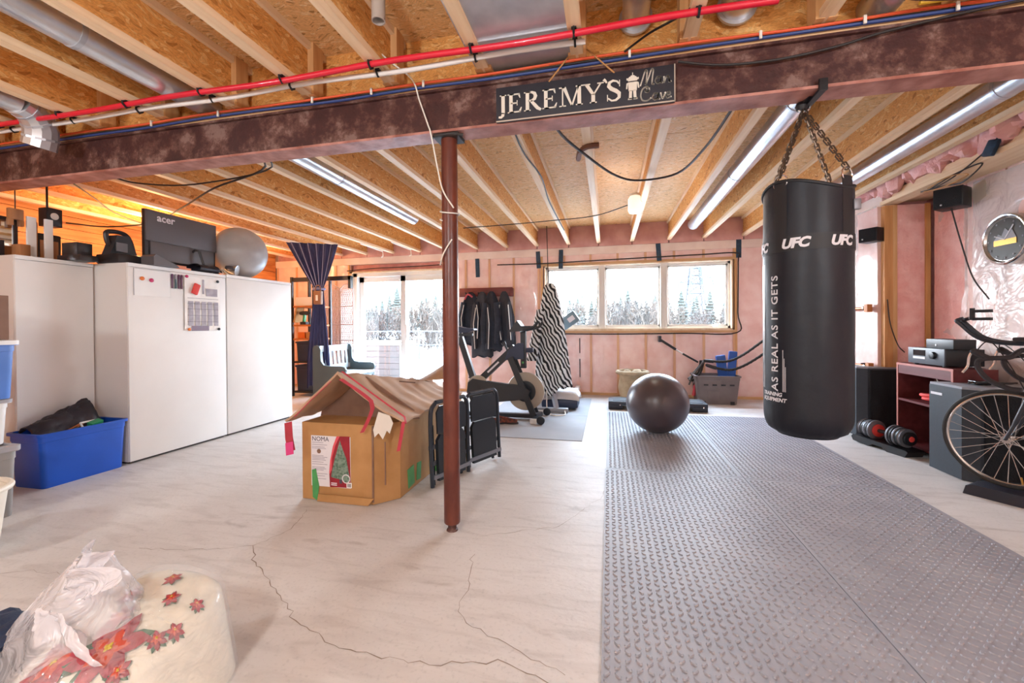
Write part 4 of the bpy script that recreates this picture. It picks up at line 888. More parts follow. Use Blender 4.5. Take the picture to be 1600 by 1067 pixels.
strip([(-.33, -.08, .59), (-.20, -.078, .71), (-.05, -.07, .84)], .012, 'tape_red')
part('torn_paper', G().prism([(.28, .64), (.36, .62), (.385, .57), (.36, .50), (.34, .52), (.31, .46), (.28, .50), (.25, .47), (.24, .52)], .004, (0, -.035, 0), (1, 0, 0), (0, 0, 1)), 'torn_paper', t)
part('green_tape', G().prism([(-.25, .02), (-.215, .0), (-.20, .10), (-.225, .22), (-.255, .21)], .003, (0, -.003, 0), (1, 0, 0), (0, 0, 1)), 'tape_green', t)
part('green_tape', G().box((.342, .30, .10), (.004, .10, .14), (.1, 0, 0)), 'tape_green', t, False)
part('green_tape', G().box((.342, .43, .10), (.004, .07, .13), (-.1, 0, 0)), 'tape_green', t, False)
single('tape_scrap', G().box((-1.385, 3.30, .02), (.07, .09, .03), (.3, .5, .2), .006), 'tape_green', 'crumpled green tape scrap on the floor against the tree box', 'tape')
lb = part('picture_label', G().bb(-.262, .045, -.0025, 0, .10, .45), 'print_white', t, False, label='printed label with a green tree on red and the name NOMA')
fr_ = lambda g, z=.0027: g
def lp(nm, poly, m, d=.003): part(nm, G().prism(poly, .0006, (0, -d, 0), (1, 0, 0), (0, 0, 1)), m, lb, False)
lp('red_field', [(-.115, .10), (.045, .105), (.04, .455), (-.06, .452), (-.09, .38), (-.112, .28), (-.12, .2)], 'label_red')
lp('light_ribbon', [(-.115, .19), (-.10, .22), (-.098, .30), (-.07, .39), (-.035, .453), (-.06, .452), (-.09, .38), (-.112, .28), (-.12, .2)], 'label_red_light', .0036)
lp('printed_tree', [(-.105, .17), (-.08, .165), (-.02, .155), (.04, .17), (.03, .22), (.015, .30), (-.01, .36), (-.035, .425), (-.055, .36), (-.075, .30), (-.095, .22)], 'tree_green', .0038)
lp('printed_trunk', [(-.04, .13), (-.02, .13), (-.02, .157), (-.04, .157)], 'ink', .0036)
g = G().tube([(.012+.028*cos(i*pi/10), -.005, .165+.028*sin(i*pi/10)) for i in range(20)], .0035, 5, True); part('seal_ring', g, 'print_white', lb)
lp('seal_face', [(.012+.025*cos(i*pi/8), .165+.025*sin(i*pi/8)) for i in range(16)], 'tree_green', .0045)
lp('ornament', [(-.20+.016*cos(i*pi/6), .342+.016*sin(i*pi/6)) for i in range(12)], 'cardboard_dark')
lp('barcode_patch', [(.015, .105), (.055, .105), (.055, .14), (.015, .14)], 'paper', .0042)
for i in range(4): lp('barcode_bar', [(.023+.007*i, .11), (.027+.007*i, .11), (.027+.007*i, .134), (.023+.007*i, .134)], 'ink', .005)
for i, z in enumerate((.40, .385, .37, .36, .31, .30, .29, .28, .265, .25, .23, .22, .21, .185, .17, .15)): lp('print_line', [(-.255, z), (-.255+(.09, .12, .10, .11)[i % 4], z), (-.255+(.09, .12, .10, .11)[i % 4], z+.004), (-.255, z+.004)], 'print_grey')
for z in (.125, .113): lp('print_line', [(-.105, z), (-.06, z), (-.06, z+.007), (-.105, z+.007)], 'print_white', .0036)
g = text_g('NOMA', .044, .0004, 0, 0, 1.0); g.xf(frame((-.255, -.0032, .413), (1, 0, 0), (0, 0, 1))); part('maker_lettering', g, 'ink', lb, False)

# ---- folded chairs leaning on the tree box
def folded_chair(loc, rz, lean, label):
    t = thing('folding_chair', label, 'chair', loc, group='folded chairs against the tree box', rot=(lean, 0, rz))
    for s_ in (-1, 1):
        part('front_leg', G().tube(smooth_path([(s_*.205, 0, .016), (s_*.21, 0, .35), (s_*.205, -.005, .57), (s_*.16, -.01, .635)]), .016, 8), 'chair_tube', t)
        part('rear_leg', G().bar((s_*.155, .035, .012), (s_*.16, .035, .46), .022, .014, (0, 1, 0)), 'chair_black', t, False)
    part('top_rail', G().tube([(-.16, -.01, .635), (.16, -.01, .635)], .016, 8), 'chair_tube', t)
    part('backrest', G().prism([(-.16, .40), (.16, .40), (.165, .56), (.13, .605), (-.13, .605), (-.165, .56)], .014, (0, -.012, 0), (1, 0, 0), (0, 0, 1)), 'chair_black', t)
    part('seat', G().prism([(-.15, .05), (.15, .05), (.155, .35), (.12, .39), (-.12, .39), (-.155, .35)], .028, (0, .008, 0), (1, 0, 0), (0, 0, 1)), 'chair_black', t)
    for z, y in ((.09, 0), (.30, .04), (.18, .036)): part('crossbar', G().bar((-.205, y-.018, z), (.205, y-.018, z), .02, .03), 'chair_bar', t, False)
    return t
folded_chair((-1.19, 3.07, 0), 1.20, -.03, 'black folded chair leaning on the tree box, nearer the camera')
folded_chair((-1.05, 3.50, 0), 1.15, -.06, 'black folded chair right of the steel post, showing grey crossbars')

# ---- exercise bike
t = thing('exercise_bike', 'black indoor exercise bike with large grey flywheel', 'exercise bike', (-1.35, 5.3, 0)); B = lambda x, z, y=0: (x+1.35, y, z)
part('main_tube', G().bar(B(-1.72, .42), B(-1.17, .93), .075, .085), 'bike_black', t)
part('tube_lettering', G().bar(B(-1.53, .60, -.04), B(-1.38, .738, -.04), .003, .022), 'print_white', t, False)
part('seat_tube', G().bar(B(-1.70, .40), B(-1.915, 1.06), .07, .075), 'bike_black', t)
part('seat_slider', G().bar(B(-1.98, 1.09), B(-1.74, 1.09), .05, .035), 'bike_black', t)
part('saddle', G().prism([(-.17, .02), (-.13, -.03), (.05, -.035), (.16, .0), (.15, .02), (.02, .03), (-.08, .055)], .15, B(-1.86, 1.15, 0), (1, 0, 0), (0, 0, 1), cen=True), 'bike_navy', t)
part('chain_guard', G().prism([(-1.80, .34), (-1.78, .47), (-1.72, .52), (-1.60, .50), (-1.05, .44), (-.96, .38), (-1.0, .28), (-1.2, .25), (-1.62, .20), (-1.74, .22)], .06, (1.35, -.035, 0), (1, 0, 0), (0, 0, 1)), 'bike_black', t)
part('pulley_disc', G().lathe([(.145, 0), (.145, .012), (.07, .016), (.07, .02)], 28, B(-1.655, .42, -.06), (0, -1, 0)), 'flywheel_grey', t)
part('flywheel', G().lathe([(.115, -.02), (.24, -.02), (.245, -.012), (.245, .012), (.24, .02), (.115, .02)], 40, B(-1.04, .36, .02), (0, -1, 0)), 'flywheel_grey', t)
part('flywheel_core', G().lathe([(.135, .0), (.135, .028), (.10, .034), (.05, .03), (.02, .05)], 32, B(-1.04, .36, .02), (0, -1, 0)), 'wheel_dark', t)
part('fork', G().bar(B(-1.22, .80, -.08), B(-.92, .07, -.08), .022, .075, (1, 0, 0)), 'bike_black', t); part('fork', G().bar(B(-1.22, .80, .10), B(-.92, .07, .10), .022, .075, (1, 0, 0)), 'bike_black', t)
part('head_bracket', G().prism([(-1.30, .76), (-1.05, .78), (-1.05, .98), (-1.13, .98), (-1.26, .88)], .09, (1.35, .045, 0), (1, 0, 0), (0, 0, 1)), 'bike_navy', t)
part('handlebar_post', G().bb(.255, .325, -.03, .03, .66, 1.14, .004), 'bike_black', t)
part('adjuster_knob', G().cyl(B(-1.25, .84, -.0), B(-1.31, .965, 0), .014).cyl(B(-1.305, .95, 0), B(-1.33, .99, 0), .024, .03), 'bike_black', t)
part('post_sticker', G().bb(.275, .30, -.034, -.031, .72, .745), 'tape_green', t, False)
part('resistance_box', G().bb(.325, .42, -.03, .03, .86, .92, .01), 'bike_navy', t)
for s_ in (-1, 1): part('handlebar', G().tube(smooth_path([B(-1.09, 1.13, s_*.02), B(-1.02, 1.15, s_*.12), B(-.90, 1.18, s_*.2), B(-.84, 1.25, s_*.2)]), .018, 8), 'bike_black', t)
part('tablet_tray', G().prism([(-1.24, 1.12), (-1.0, 1.14), (-.94, 1.20), (-1.07, 1.20), (-1.12, 1.27)], .22, (1.35, .11, 0), (1, 0, 0), (0, 0, 1)), 'bike_black', t)
for x in (-1.92, -.89): part('stabiliser', G().box(B(x, .035), (.07, .52, .05), bev=.012), 'bike_black', t)
part('base_rail', G().bar(B(-1.92, .05), B(-.89, .05), .07, .05), 'bike_black', t)
for y in (-.27, .27):
    part('end_cap', G().box(B(-.89, .04, y), (.085, .03, .065), bev=.01), 'lid_white', t); part('transport_wheel', G().lathe([(.05, -.015), (.05, .015), (.02, .018)], 20, B(-.80, .055, y), (0, -1, 0)), 'wheel_dark', t)
for s_, a in ((-1, .6), (1, .6+pi)): part('crank', G().bar(B(-1.655, .42, s_*.09), B(-1.655+.16*cos(a), .42-.16*sin(a), s_*.09), .02, .03), 'wheel_dark', t); part('pedal', G().box(B(-1.655+.16*cos(a), .42-.16*sin(a), s_*.14), (.10, .09, .02), bev=.006), 'wheel_dark', t)
for i, (x, y, a) in enumerate(((-1.33, 4.98, .3), (-1.20, 5.02, -.1))):
    t = thing('slipper', ('left' if i == 0 else 'right')+' one of two red and black slippers by the bike wheel', 'slipper', (x, y, .007), a, 'slippers by the exercise bike')
    part('sole', G().prism([(.13*cos(q)*(1 if cos(q) > 0 else .95), .05*sin(q)) for q in [k*pi/10 for k in range(20)]], .018, (0, 0, 0), (1, 0, 0), (0, 1, 0)), 'rubber_dark', t)
    part('upper', G().grid(lambda u, v: (-.12+.23*u, .05*cos(pi*v)*sin(pi*min(u+.12, .95))**.5, .018+.065*sin(pi*v)*(1-.5*u)), 12, 10, .004), 'slipper_red', t)

# ---- treadmill, robe, coat rack
t = thing('treadmill', 'grey treadmill with pale motor hood and tilted console behind the robe', 'treadmill', (-.72, 6.1, .007))
part('deck', G().bb(-.26, .20, .15, 1.15, .06, .14, .01), 'treadmill_grey', t)
part('side_rail', G().bb(-.31, -.24, .1, 1.2, .10, .17, .012), 'treadmill_pale', t); part('side_rail', G().bb(.18, .25, .1, 1.2, .10, .17, .012), 'treadmill_pale', t)
part('motor_hood', G().grid(lambda a, b: (-.22+.54*a, -.12+.40*b, .13+.14*sin(pi*min(1, max(0, b*1.0)))**.5*(1 if .0 < a < 1 else .6)+.02*sin(pi*a)), 12, 12, .03), 'treadmill_pale', t)
part('motor_skirt', G().bb(-.22, .30, -.13, .24, .02, .14, .03), 'bike_navy', t)
part('base_bar', G().bb(-.36, .18, -.35, -.27, 0, .06, .006), 'treadmill_grey', t)
part('upright', G().bar((.02, -.31, .05), (-.15, -.10, .75), .05, .06), 'treadmill_grey', t); part('upright', G().bar((-.15, -.10, .75), (-.05, .0, 1.2), .05, .06), 'treadmill_grey', t)
part('console', G().box((.17, .10, 1.27), (.26, .16, .17), (0, -.62, 0), .012), 'console_blue', t); part('console_label', G().box((.20, .016, 1.29), (.10, .004, .07), (0, -.62, 0)), 'print_white', t, False)
part('power_cord', G().tube(smooth_path([(-.16, -.10, .7), (-.12, -.28, .3), (-.10, -.36, .03), (.0, -.55, .008), (.15, -.5, .008), (.14, -.36, .03)]), .008, 6), 'cable_white', t)
t = thing('zebra_robe', 'zebra-striped robe hanging in front of the window', 'robe', (-.80, 5.93, .28))
def robe(a, b):
    z = 1.52*(1-b); w = .045+.21*b**.5; f = 2*pi*a
    return (.04*b+w*cos(f)*(1+.10*sin(7*f+3*b)*b), .5*w*sin(f)*(1+.18*sin(5*f)*b), z+(.06*sin(5*f)+.12*cos(f) if b > .98 else (.10*cos(f)+.05*sin(5*f))*max(0, b-.7)))
part('body', G().grid(robe, 60, 34), 'zebra_cloth', t, ang=80)
part('sleeve', G().grid(lambda a, b: (-.12-.13*b+.055*(1+.4*b)*cos(2*pi*a), -.10+.05*sin(2*pi*a), 1.15-.72*b), 20, 20), 'zebra_cloth', t, ang=80)
part('hanging_cord', G().tube([(-.02, 0, 1.50), (-.04, 0, 2.33)], .006, 6), 'cable_black', t)
t = thing('coat_rack', 'dark red wooden coat rack board on the insulated wall', 'coat rack', (-2.17, YF-.04, 1.74))
part('board', G().bb(-.50, .50, -.02, .018, 0, .16, .008), 'mahogany', t); part('end_block', G().bb(.46, .52, -.05, .018, -.01, .14, .01), 'mahogany', t)
for x in (-.36, -.12, .12, .34): part('hook', G().tube(smooth_path([(x, -.02, .07), (x, -.07, .05), (x, -.09, .08)]), .008, 6), 'shelf_black', t)
def coat(x, w, h, m, label, stripe=None, red=False, y=YF-.15, skew=0):
    t = thing('hanging_coat', label, 'coat', (x, y, 1.82-h), group='dark coats on the rack')
    def f(a, b):
        u = 2*pi*a; k = min(1, b*2.2)**.6; ww = .03+w*.5*k*(1-.1*b); return (skew*b+ww*cos(u)*(1+.08*sin(6*u)*b), .055*sin(u)*k*(1+.25*sin(4*u)), h*(1-b)+(.03*sin(3*u) if b > .97 else 0))
    part('body', G().grid(f, 44, 26), m, t, ang=80)
    for s_ in (-1, 1):
        sl = part('sleeve', G().tube([(s_*w*.30, -.05, h*.80), (s_*w*.40, -.075, h*.5), (s_*w*.34+skew*.7, -.08, h*.12)], [.05, .055, .045], 10), m, t)
        if stripe: part('stripe', G().tube([(s_*w*.30+.02, -.105, h*.75), (s_*w*.40+.02, -.135, h*.5), (s_*w*.34+.02+skew*.7, -.13, h*.12)], .007, 5), stripe, sl)
    if red: part('collar', G().tube(smooth_path([(-.10, -.05, h*.86), (-.03, -.075, h*.95), (.05, -.06, h*.9)]), .016, 6), 'tape_red', t)
coat(-2.42, .40, .95, 'coat_dark', 'dark jacket with red collar trim at the left of the rack', 'coat_stripe', True)
coat(-2.20, .36, 1.16, 'coat_charcoal', 'long dark striped track jacket in the middle of the rack', 'coat_stripe', y=YF-.17)
coat(-2.02, .34, 1.05, 'coat_dark', 'dark hooded jacket right of the striped jacket', None, y=YF-.2)
coat(-1.80, .26, .98, 'coat_charcoal', 'dark jacket slanting down at the right end of the rack', 'coat_stripe', skew=.06)

# ---- ball, step, planter, tote, ropes
single('exercise_ball', G().sphere((.527, 4.90, .012+.325), .333, (1, 1, .978), 64, 40), 'ball_black', 'large glossy dark grey exercise ball on the rubber mat', 'ball', ang=80)
t = thing('aerobic_step', 'low black exercise step platform behind the large ball', 'step', (.66, 6.32, 0)); part('platform', G().bb(-.66, .66, -.17, .2, .06, .12, .012), 'step_black', t); part('top_mat', G().bb(-.60, .60, -.14, .17, .12, .126), 'rubber_dark', t, False)
for x in (-.56, .56): part('foot', G().bb(x-.10, x+.10, -.16, .18, 0, .07, .012), 'step_black', t)
for x in (-.5, .6): part('foot_pin', G().sphere((x, -.178, .07), .012, n=8, m=6), 'chrome', t)
t = thing('stone_planter', 'cream stone planter with rolled rim against the insulated wall', 'planter', (.375, 6.98, 0))
part('pot', G().lathe([(.15, 0), (.20, .08), (.225, .2), (.205, .33), (.20, .42), (.19, .42), (.19, .40), (.01, .40)], 30), 'stone_pot', t); part('rim', G().tube([(.232*cos(i*pi/16), .232*sin(i*pi/16), .45) for i in range(32)], .032, 8, True), 'stone_pot', t)
single('soil', G().lathe([(.185, 0), (.15, .03), (.01, .035)], 20, (.375, 6.98, .405)), 'cardboard_dark', 'brown soil filling the stone planter', 'soil')
for i, (dx, dy, r) in enumerate(((-.08, -.05, .05), (.06, -.08, .06), (.09, .02, .045))): single('planter_stone', G().sphere((.375+dx, 6.98+dy, .46), r, (1.2, 1, .7), 12, 8), 'stone_pot', ('left', 'front', 'right')[i]+' pale stone lying in the planter', 'stone')
tt = tote('grey_tote', 'grey plastic tote with ribbed lip holding blue foam pieces', (1.60, 7.02, 0), .62, .42, .43, 'tote_grey', taper=.86)
for k in range(4): part('lip_slot', G().bb(-.20+.12*k, -.14+.12*k, -.222, -.214, .285, .305), 'rubber_dark', tt, False)
for k in (-1, 1): part('corner_foot', G().bb(k*.20-.03, k*.20+.03, -.20, -.183, .0, .05, .006), 'rubber_dark', tt)
part('side_panel', G().bb(-.14, .02, -.20, -.19, .06, .2, .004).xf(Matrix.Rotation(0, 4, 'X')), 'tote_grey', tt)
single('foam_piece', G().box((1.70, 7.02, .55), (.14, .06, .36), (0, -.12, 0), .02), 'blue_foam', 'leaning wide blue foam piece in the grey tote', 'foam'); single('foam_piece', G().box((1.85, 7.04, .58), (.12, .06, .42), (0, .08, 0), .02), 'blue_foam', 'taller blue foam piece at the right of the grey tote', 'foam')
t = thing('exercise_bar', 'black and white exercise bar slanting down from a wall hook', 'bar', (1.1, 7.24, .62))
part('hook_plate', G().bb(-.29, -.25, .0, .172, .30, .40, .004), 'shelf_black', t); part('grip', G().bar((-.27, .02, .34), (-.03, .0, .18), .04, .04, bev=.008), 'rubber_dark', t); part('sleeve', G().cyl((-.03, 0, .18), (.07, -.01, .115), .012), 'lid_white', t); part('grip', G().bar((.07, -.01, .115), (.30, -.03, -.02), .03, .03, bev=.006), 'rubber_dark', t)
t = thing('resistance_bands', 'bundle of dark resistance bands hanging by the grey tote', 'bands', (1.34, 7.1, .10))
for i in range(7):
    q = random.Random(i+20); part('band', G().tube(smooth_path([(.08+q.uniform(-.03, .05), -.05+q.uniform(-.04, .04), .54), (.02+q.uniform(-.05, .04), -.07+q.uniform(-.04, .04), .36), (-.08+q.uniform(-.05, .05), -.08+q.uniform(-.04, .04), .2+q.uniform(-.05, .08))]), .014, 6), ('band_grey', 'rope_black')[i % 2], t)
part('red_handle', G().cyl((-.05, -.1, .0), (-.02, -.1, .17), .025), 'tape_red', t)
def rope(pts, label):
    P = smooth_path(pts, 10); t = thing('battle_rope', label, 'rope', P[0], group='battle ropes'); o = P[0]
    part('core', G().tube([p-o for p in P], .018, 8), 'rope_black', t)
    tw = []
    for i in range(len(P)*3-2):
        a, b = P[i//3], P[min(i//3+1, len(P)-1)]; p = a+(b-a)*((i % 3)/3); d = (P[min(i//3+1, len(P)-1)]-P[max(i//3-1, 0)]).normalized(); u = d.cross(V((0, 0, 1))).normalized(); w = u.cross(d); q = i*.9; tw.append(p-o+(u*cos(q)+w*sin(q))*.012)
    part('strand', G().tube(tw, .010, 6), 'rope_black', t); part('handle', G().tube([P[1]-o, P[5]-o, P[9]-o], .026, 8), 'rubber_dark', t)
rope([(1.40, 6.82, .66), (1.55, 6.8, .65), (1.75, 6.8, .66), (1.95, 6.8, .76), (2.22, 6.8, .97), (2.48, 6.85, 1.14), (2.72, 6.9, 1.25)], 'upper of two black ropes curving behind the punching bag')
rope([(1.42, 6.78, .60), (1.58, 6.76, .55), (1.78, 6.76, .535), (1.98, 6.76, .62), (2.22, 6.76, .79), (2.48, 6.82, 1.0), (2.72, 6.85, 1.17)], 'lower of two black ropes curving behind the punching bag')
# ------------------------------------------------------------------ right side
mat('bag_leather', '#10141e', .46, bump=.12, bs=14, spec=.35)
mat('bag_strap', '#14151a', .55)
mat('bag_print', '#d3d0d4', .5)
mat('bag_pale', '#b9b7b8', .45, col2='#3a3d48', vs=7)
mat('chain_steel', '#6b5a4c', .4, metal=.8)
mat('clamp_black', '#17181c', .4, metal=.3)
mat('speaker_vinyl', '#2b3038', .6, var=.1, vs=40)
mat('speaker_grille', '#15161b', .9, bump=.4, bs=120)
mat('speaker_top', '#8f9097', .5)
mat('receiver_face', '#4b5059', .4)
mat('receiver_body', '#1b1b20', .45)
mat('display_dark', '#10131a', .15)
mat('bookcase_red', '#6d2e30', .45, col2='#56201f', vs=12, stretch=(1, .1, 1))
mat('bookcase_edge', '#b06a5e', .5)
mat('weight_grey', '#6d6b70', .4, metal=.3)
mat('weight_black', '#17171a', .45)
mat('tire', '#24211f', .7)
mat('rim_silver', '#c9c4bf', .25, metal=.9)
mat('spoke', '#d9d5d1', .25, metal=.8)
mat('bike_frame', '#2a2c33', .35)
mat('bar_tape', '#2a2326', .75, bump=.3, bs=60)
mat('brass', '#b28a4a', .35, metal=.9)
mat('copper', '#b06a42', .35, metal=.9)
mat('clock_face', '#3d3933', .5)
mat('wood_orange', '#b8703a', .6)

# ---- punching bag
BX, BYY, BR, BB, BT = .965, 2.37, .187, .66, 1.85
t = thing('punching_bag', 'large black punching bag hanging by chains from the beam', 'punching bag', (BX, BYY, BB))
face = math.atan2(-BYY, -BX)
def bp(ang, z, r=BR): a = face+ang; return V((r*cos(a), r*sin(a), z))
H_ = BT-BB
def bagf(a, b):
    u = 2*pi*a; z = H_*b; r = BR*(1+.012*fbm(cos(u)*2, sin(u)*2, z*3))
    if b < .085: q = b/.085; r *= .70+.30*sqrt(max(0, 1-(1-q)**2)); r *= 1+.012*sin(26*u)*(1-q)
    if b > .93: z += .03*sin(2*u+.6)*(b-.93)/.07
    return (r*cos(u), r*sin(u), z)
part('cylinder', G().grid(bagf, 72, 60), 'bag_leather', t, ang=80)
part('base_disc', G().lathe([(BR*.71, 0), (BR*.68, -.006), (.01, -.008)], 48), 'bag_leather', t)
part('top_cover', G().lathe([(BR*.99, H_-.02), (BR*.9, H_-.01), (.02, H_+.005)], 40), 'bag_strap', t)
part('top_lip', G().tube([bp(2*pi*i/48, H_+.004+.03*sin(2*(face+2*pi*i/48)+.6), BR*.995) for i in range(48)], .008, 6, True), 'bag_strap', t)
def wrap(g, ang0, z0, vertical=False, r=BR+.0035):
    out = []
    for x, y, z in g.v:
        if vertical: out.append(tuple(bp(ang0-y/r, z0+x, r+z)))
        else: out.append(tuple(bp(ang0+x/r, z0+y, r+z)))
    g.v = out; return g
part('logo_band', G().grid(lambda a, b: bp(2*pi*a, .885+.072*b, BR*1.013), 72, 2, .004), 'bag_strap', t)
for a in (-72, -13, 46, 105, 164, 223):
    g = text_g('UFC', .062, .0006, .25, .003, .95); w = max(p[0] for p in g.v); g.v = [(p[0]-w/2, p[1]-.022, p[2]) for p in g.v]
    part('logo_lettering', wrap(g, RAD(a), .921, r=BR*1.013+.0028), 'bag_print', t, False, label='white lettering UFC on the band')
tw_ = lambda q: max(p[0] for p in text_g(q, .052, .0006, 0, .0006, 1.12).v)
full = 'AS REAL AS IT GETS'; wt_ = tw_(full); pre = ''
for word in full.split():
    g = text_g(word, .052, .0006, 0, .0006, 1.12); off = tw_(pre+word)-tw_(word); pre += word+' '
    g.v = [((p[0]+off)*.56/wt_, p[1]-.018, p[2]) for p in g.v]
    part('slogan_word', wrap(g, RAD(-43), .215, True, BR*1.004+.003), 'bag_print', t, False, label='white upright lettering '+word)
g = G()
for i in range(3): g.bb(0, (.20, .16, .12)[i], -.002-.006*i, .0-.006*i, 0, .0006)
part('small_print', wrap(g, RAD(-30), .215, True, BR*1.004+.003), 'bag_print', t, False)
g = text_g('TRAINING\nEQUIPMENT', .026, .0006, .2, .0006); part('lower_lettering', wrap(g, RAD(-68), .19, False, BR*1.004+.003), 'bag_print', t, False)
part('pale_patch', G().grid(lambda a, b: bp(RAD(-92+24*a), .22+.62*b, BR*1.006), 8, 24, .001), 'bag_pale', t)  # pale mottled patch down the left side of the bag
for a in (-34, 56, 146, 236): part('strap', G().grid(lambda q, b: bp(RAD(a)+(q-.5)*.36, .93+(H_-.93+.025)*b, BR*1.012), 5, 8, .004), 'bag_strap', t)
ring = V((.0, .03, 2.275-BB))
link = lambda: mesh_of(G().tube([(.0065*cos(q)+0, 0, .011*(1 if sin(q) >= 0 else -1)+.0065*sin(q)) for q in [k*pi/5 for k in range(10)]], .0024, 5, True), 'link', 'chain_steel')
lk = link()
for k, a in enumerate((-34, 56, 146, 236)):
    e = bp(RAD(a), H_+.05, BR*.98); part('d_ring', G().tube([e+V((0, 0, -.02))+(bp(RAD(a)+pi/2, 0, 1))*.035*cos(q)+V((0, 0, .035*sin(q))) for q in [i*pi/6 for i in range(12)]], .004, 6, True), 'chrome', t)
    s0 = e+V((0, 0, .01)); d = ring-s0; n = int(d.length/.0265); ch = part('chain', G().tube([s0, s0+d*.02], .003, 5), 'chain_steel', t)
    for i in range(n):
        o = share('link', lk, ch, s0+d*((i+.5)/n)); o.rotation_mode = 'QUATERNION'
        o.rotation_quaternion = d.to_track_quat('Z', 'X') @ Euler((0, 0, (pi/2 if i % 2 else 0)+.4)).to_quaternion(); o.scale = (1.45, 1.45, 1.22)
part('swivel_ring', G().tube([ring+V((.028*cos(q), 0, .02+.028*sin(q))) for q in [i*pi/8 for i in range(16)]], .007, 8, True), 'chrome', t)
part('swivel', G().lathe([(.02, -.02), (.028, 0), (.02, .02), (.012, .03)], 16, ring+V((-.01, 0, .02))), 'clamp_black', t)
part('beam_clamp', G().bar(ring+V((0, -.01, .03)), ring+V((.025, -.10, .06)), .03, .018).bar(ring+V((.025, -.142, .02)), ring+V((.025, -.142, .075)), .035, .012).bar(ring+V((.025, -.14, .026)), ring+V((.02, .04, .022)), .03, .012), 'clamp_black', t)
part('buckle', G().box(bp(RAD(74), H_-.10, BR+.01), (.03, .02, .05), bev=.004), 'weight_grey', t)

# ---- floor speakers, bookcase with receiver
def floor_speaker(loc, w, d, h, label, badge=False):
    """tall cabinet, bevelled front corner"""
    t = thing('floor_speaker', label, 'speaker', loc, group='floor speakers')
    ch = .07; poly = [(ch, 0), (w, 0), (w, d), (0, d), (0, ch)]
    part('cabinet', G().prism(poly, h-.02, (0, 0, .004), (1, 0, 0), (0, 1, 0)), 'speaker_vinyl', t, ang=20)
    part('top_panel', G().prism([(ch+.005, .005), (w, .005), (w, d), (.005, d), (.005, ch+.005)], .018, (0, 0, h-.016), (1, 0, 0), (0, 1, 0)), 'speaker_top', t, ang=20)
    part('grille', G().bb(ch+.02, w-.01, -.012, .0, .03, h-.03, .004), 'speaker_grille', t)
    if badge: part('badge', G().bb(-.003, 0, d-.14, d-.02, h-.095, h-.075), 'bag_print', t, False, label='narrow white name badge')
    return t
floor_speaker((2.585, 5.135, 0), .46, .36, .74, 'tall black floor speaker in the corner behind the punching bag')
floor_speaker((2.62, 3.81, 0), .50, .40, .71, 'black floor speaker with white badge behind the bicycle wheel', True)
for k, (pts, l) in enumerate((([(2.72, 3.95, .735), (2.8, 4.02, .735), (2.95, 3.96, .735), (3.05, 4.0, .735)], 'black cord lying on the nearer floor speaker'), ([(2.68, 5.3, .765), (2.8, 5.36, .765), (2.9, 5.27, .765), (3.0, 5.35, .765)], 'black cord lying on the corner speaker'))): cable(pts, .008, 'cable_black', l)
single('small_clutter', G().bb(2.78, 2.88, 3.98, 4.06, .715, .745, .006), 'display_dark', 'small dark gadget on the nearer floor speaker', 'gadget')
t = thing('media_bookcase', 'dark red open bookcase between the two floor speakers', 'bookcase', (2.75, 4.5, 0))
for y in (-.345, .325): part('side_panel', G().bb(0, .30, y, y+.02, 0, .80), 'bookcase_red', t, False)
for z in (.05, .46, .80): part('shelf', G().bb(0, .30, -.345, .345, z, z+.02), 'bookcase_red', t, False)
part('back_panel', G().bb(.29, .30, -.33, .33, .05, .80), 'bookcase_red', t, False)
part('edge_strip', G().bb(-.003, 0, -.347, .347, .80, .82).bb(-.003, 0, .325, .345, 0, .80).bb(-.003, 0, -.345, -.325, 0, .80), 'bookcase_edge', t, False)
part('top_apron', G().bb(.0, .02, -.325, .325, .72, .80), 'bookcase_red', t, False)
t = thing('av_receiver', 'black and grey stereo receiver on the dark red bookcase', 'receiver', (2.77, 4.50, .821))
part('case', G().bb(.01, .28, -.22, .22, .012, .155, .004), 'receiver_body', t); part('front_panel', G().bb(0, .012, -.22, .22, .012, .155, .002), 'receiver_face', t); part('display', G().bb(-.002, .0, .0, .15, .085, .135), 'display_dark', t, False); part('button_strip', G().bb(-.003, .0, -.0, .15, .055, .075), 'bag_print', t, False)
part('volume_knob', G().lathe([(.032, 0), (.03, .02), (.024, .022)], 20, (0, -.10, .095), (-1, 0, 0)), 'receiver_body', t)
for y in (-.17, .17): part('foot', G().cyl((.04, y, 0), (.04, y, .014), .018), 'receiver_body', t)
t = thing('streaming_box', 'flat black box with a small white mark on the receiver', 'box', (2.80, 4.40, .977)); part('case', G().bb(0, .16, -.17, .14, 0, .082, .006), 'receiver_body', t); part('mark', G().sphere((-.002, .02, .03), .009, (.2, 1, 1.2), 10, 8), 'bag_print', t)
single('orange_cable_coil', G().tube([(2.84+.05*cos(i*.5), 4.50+.10*sin(i*.5)+.002*i, .505+.0022*i) for i in range(26)], .016, 8), 'red_felt', 'coiled red-orange cable on the bookcase shelf', 'cable')
single('charger_brick', G().bb(2.80, 2.9, 4.28, 4.4, .071, .16, .006), 'receiver_body', 'black box on the bottom shelf of the bookcase', 'box')
cable([(2.76, 4.42, .79), (2.78, 4.40, .74), (2.80, 4.36, .62)], .004, 'cable_white', 'thin white cord dangling inside the bookcase')
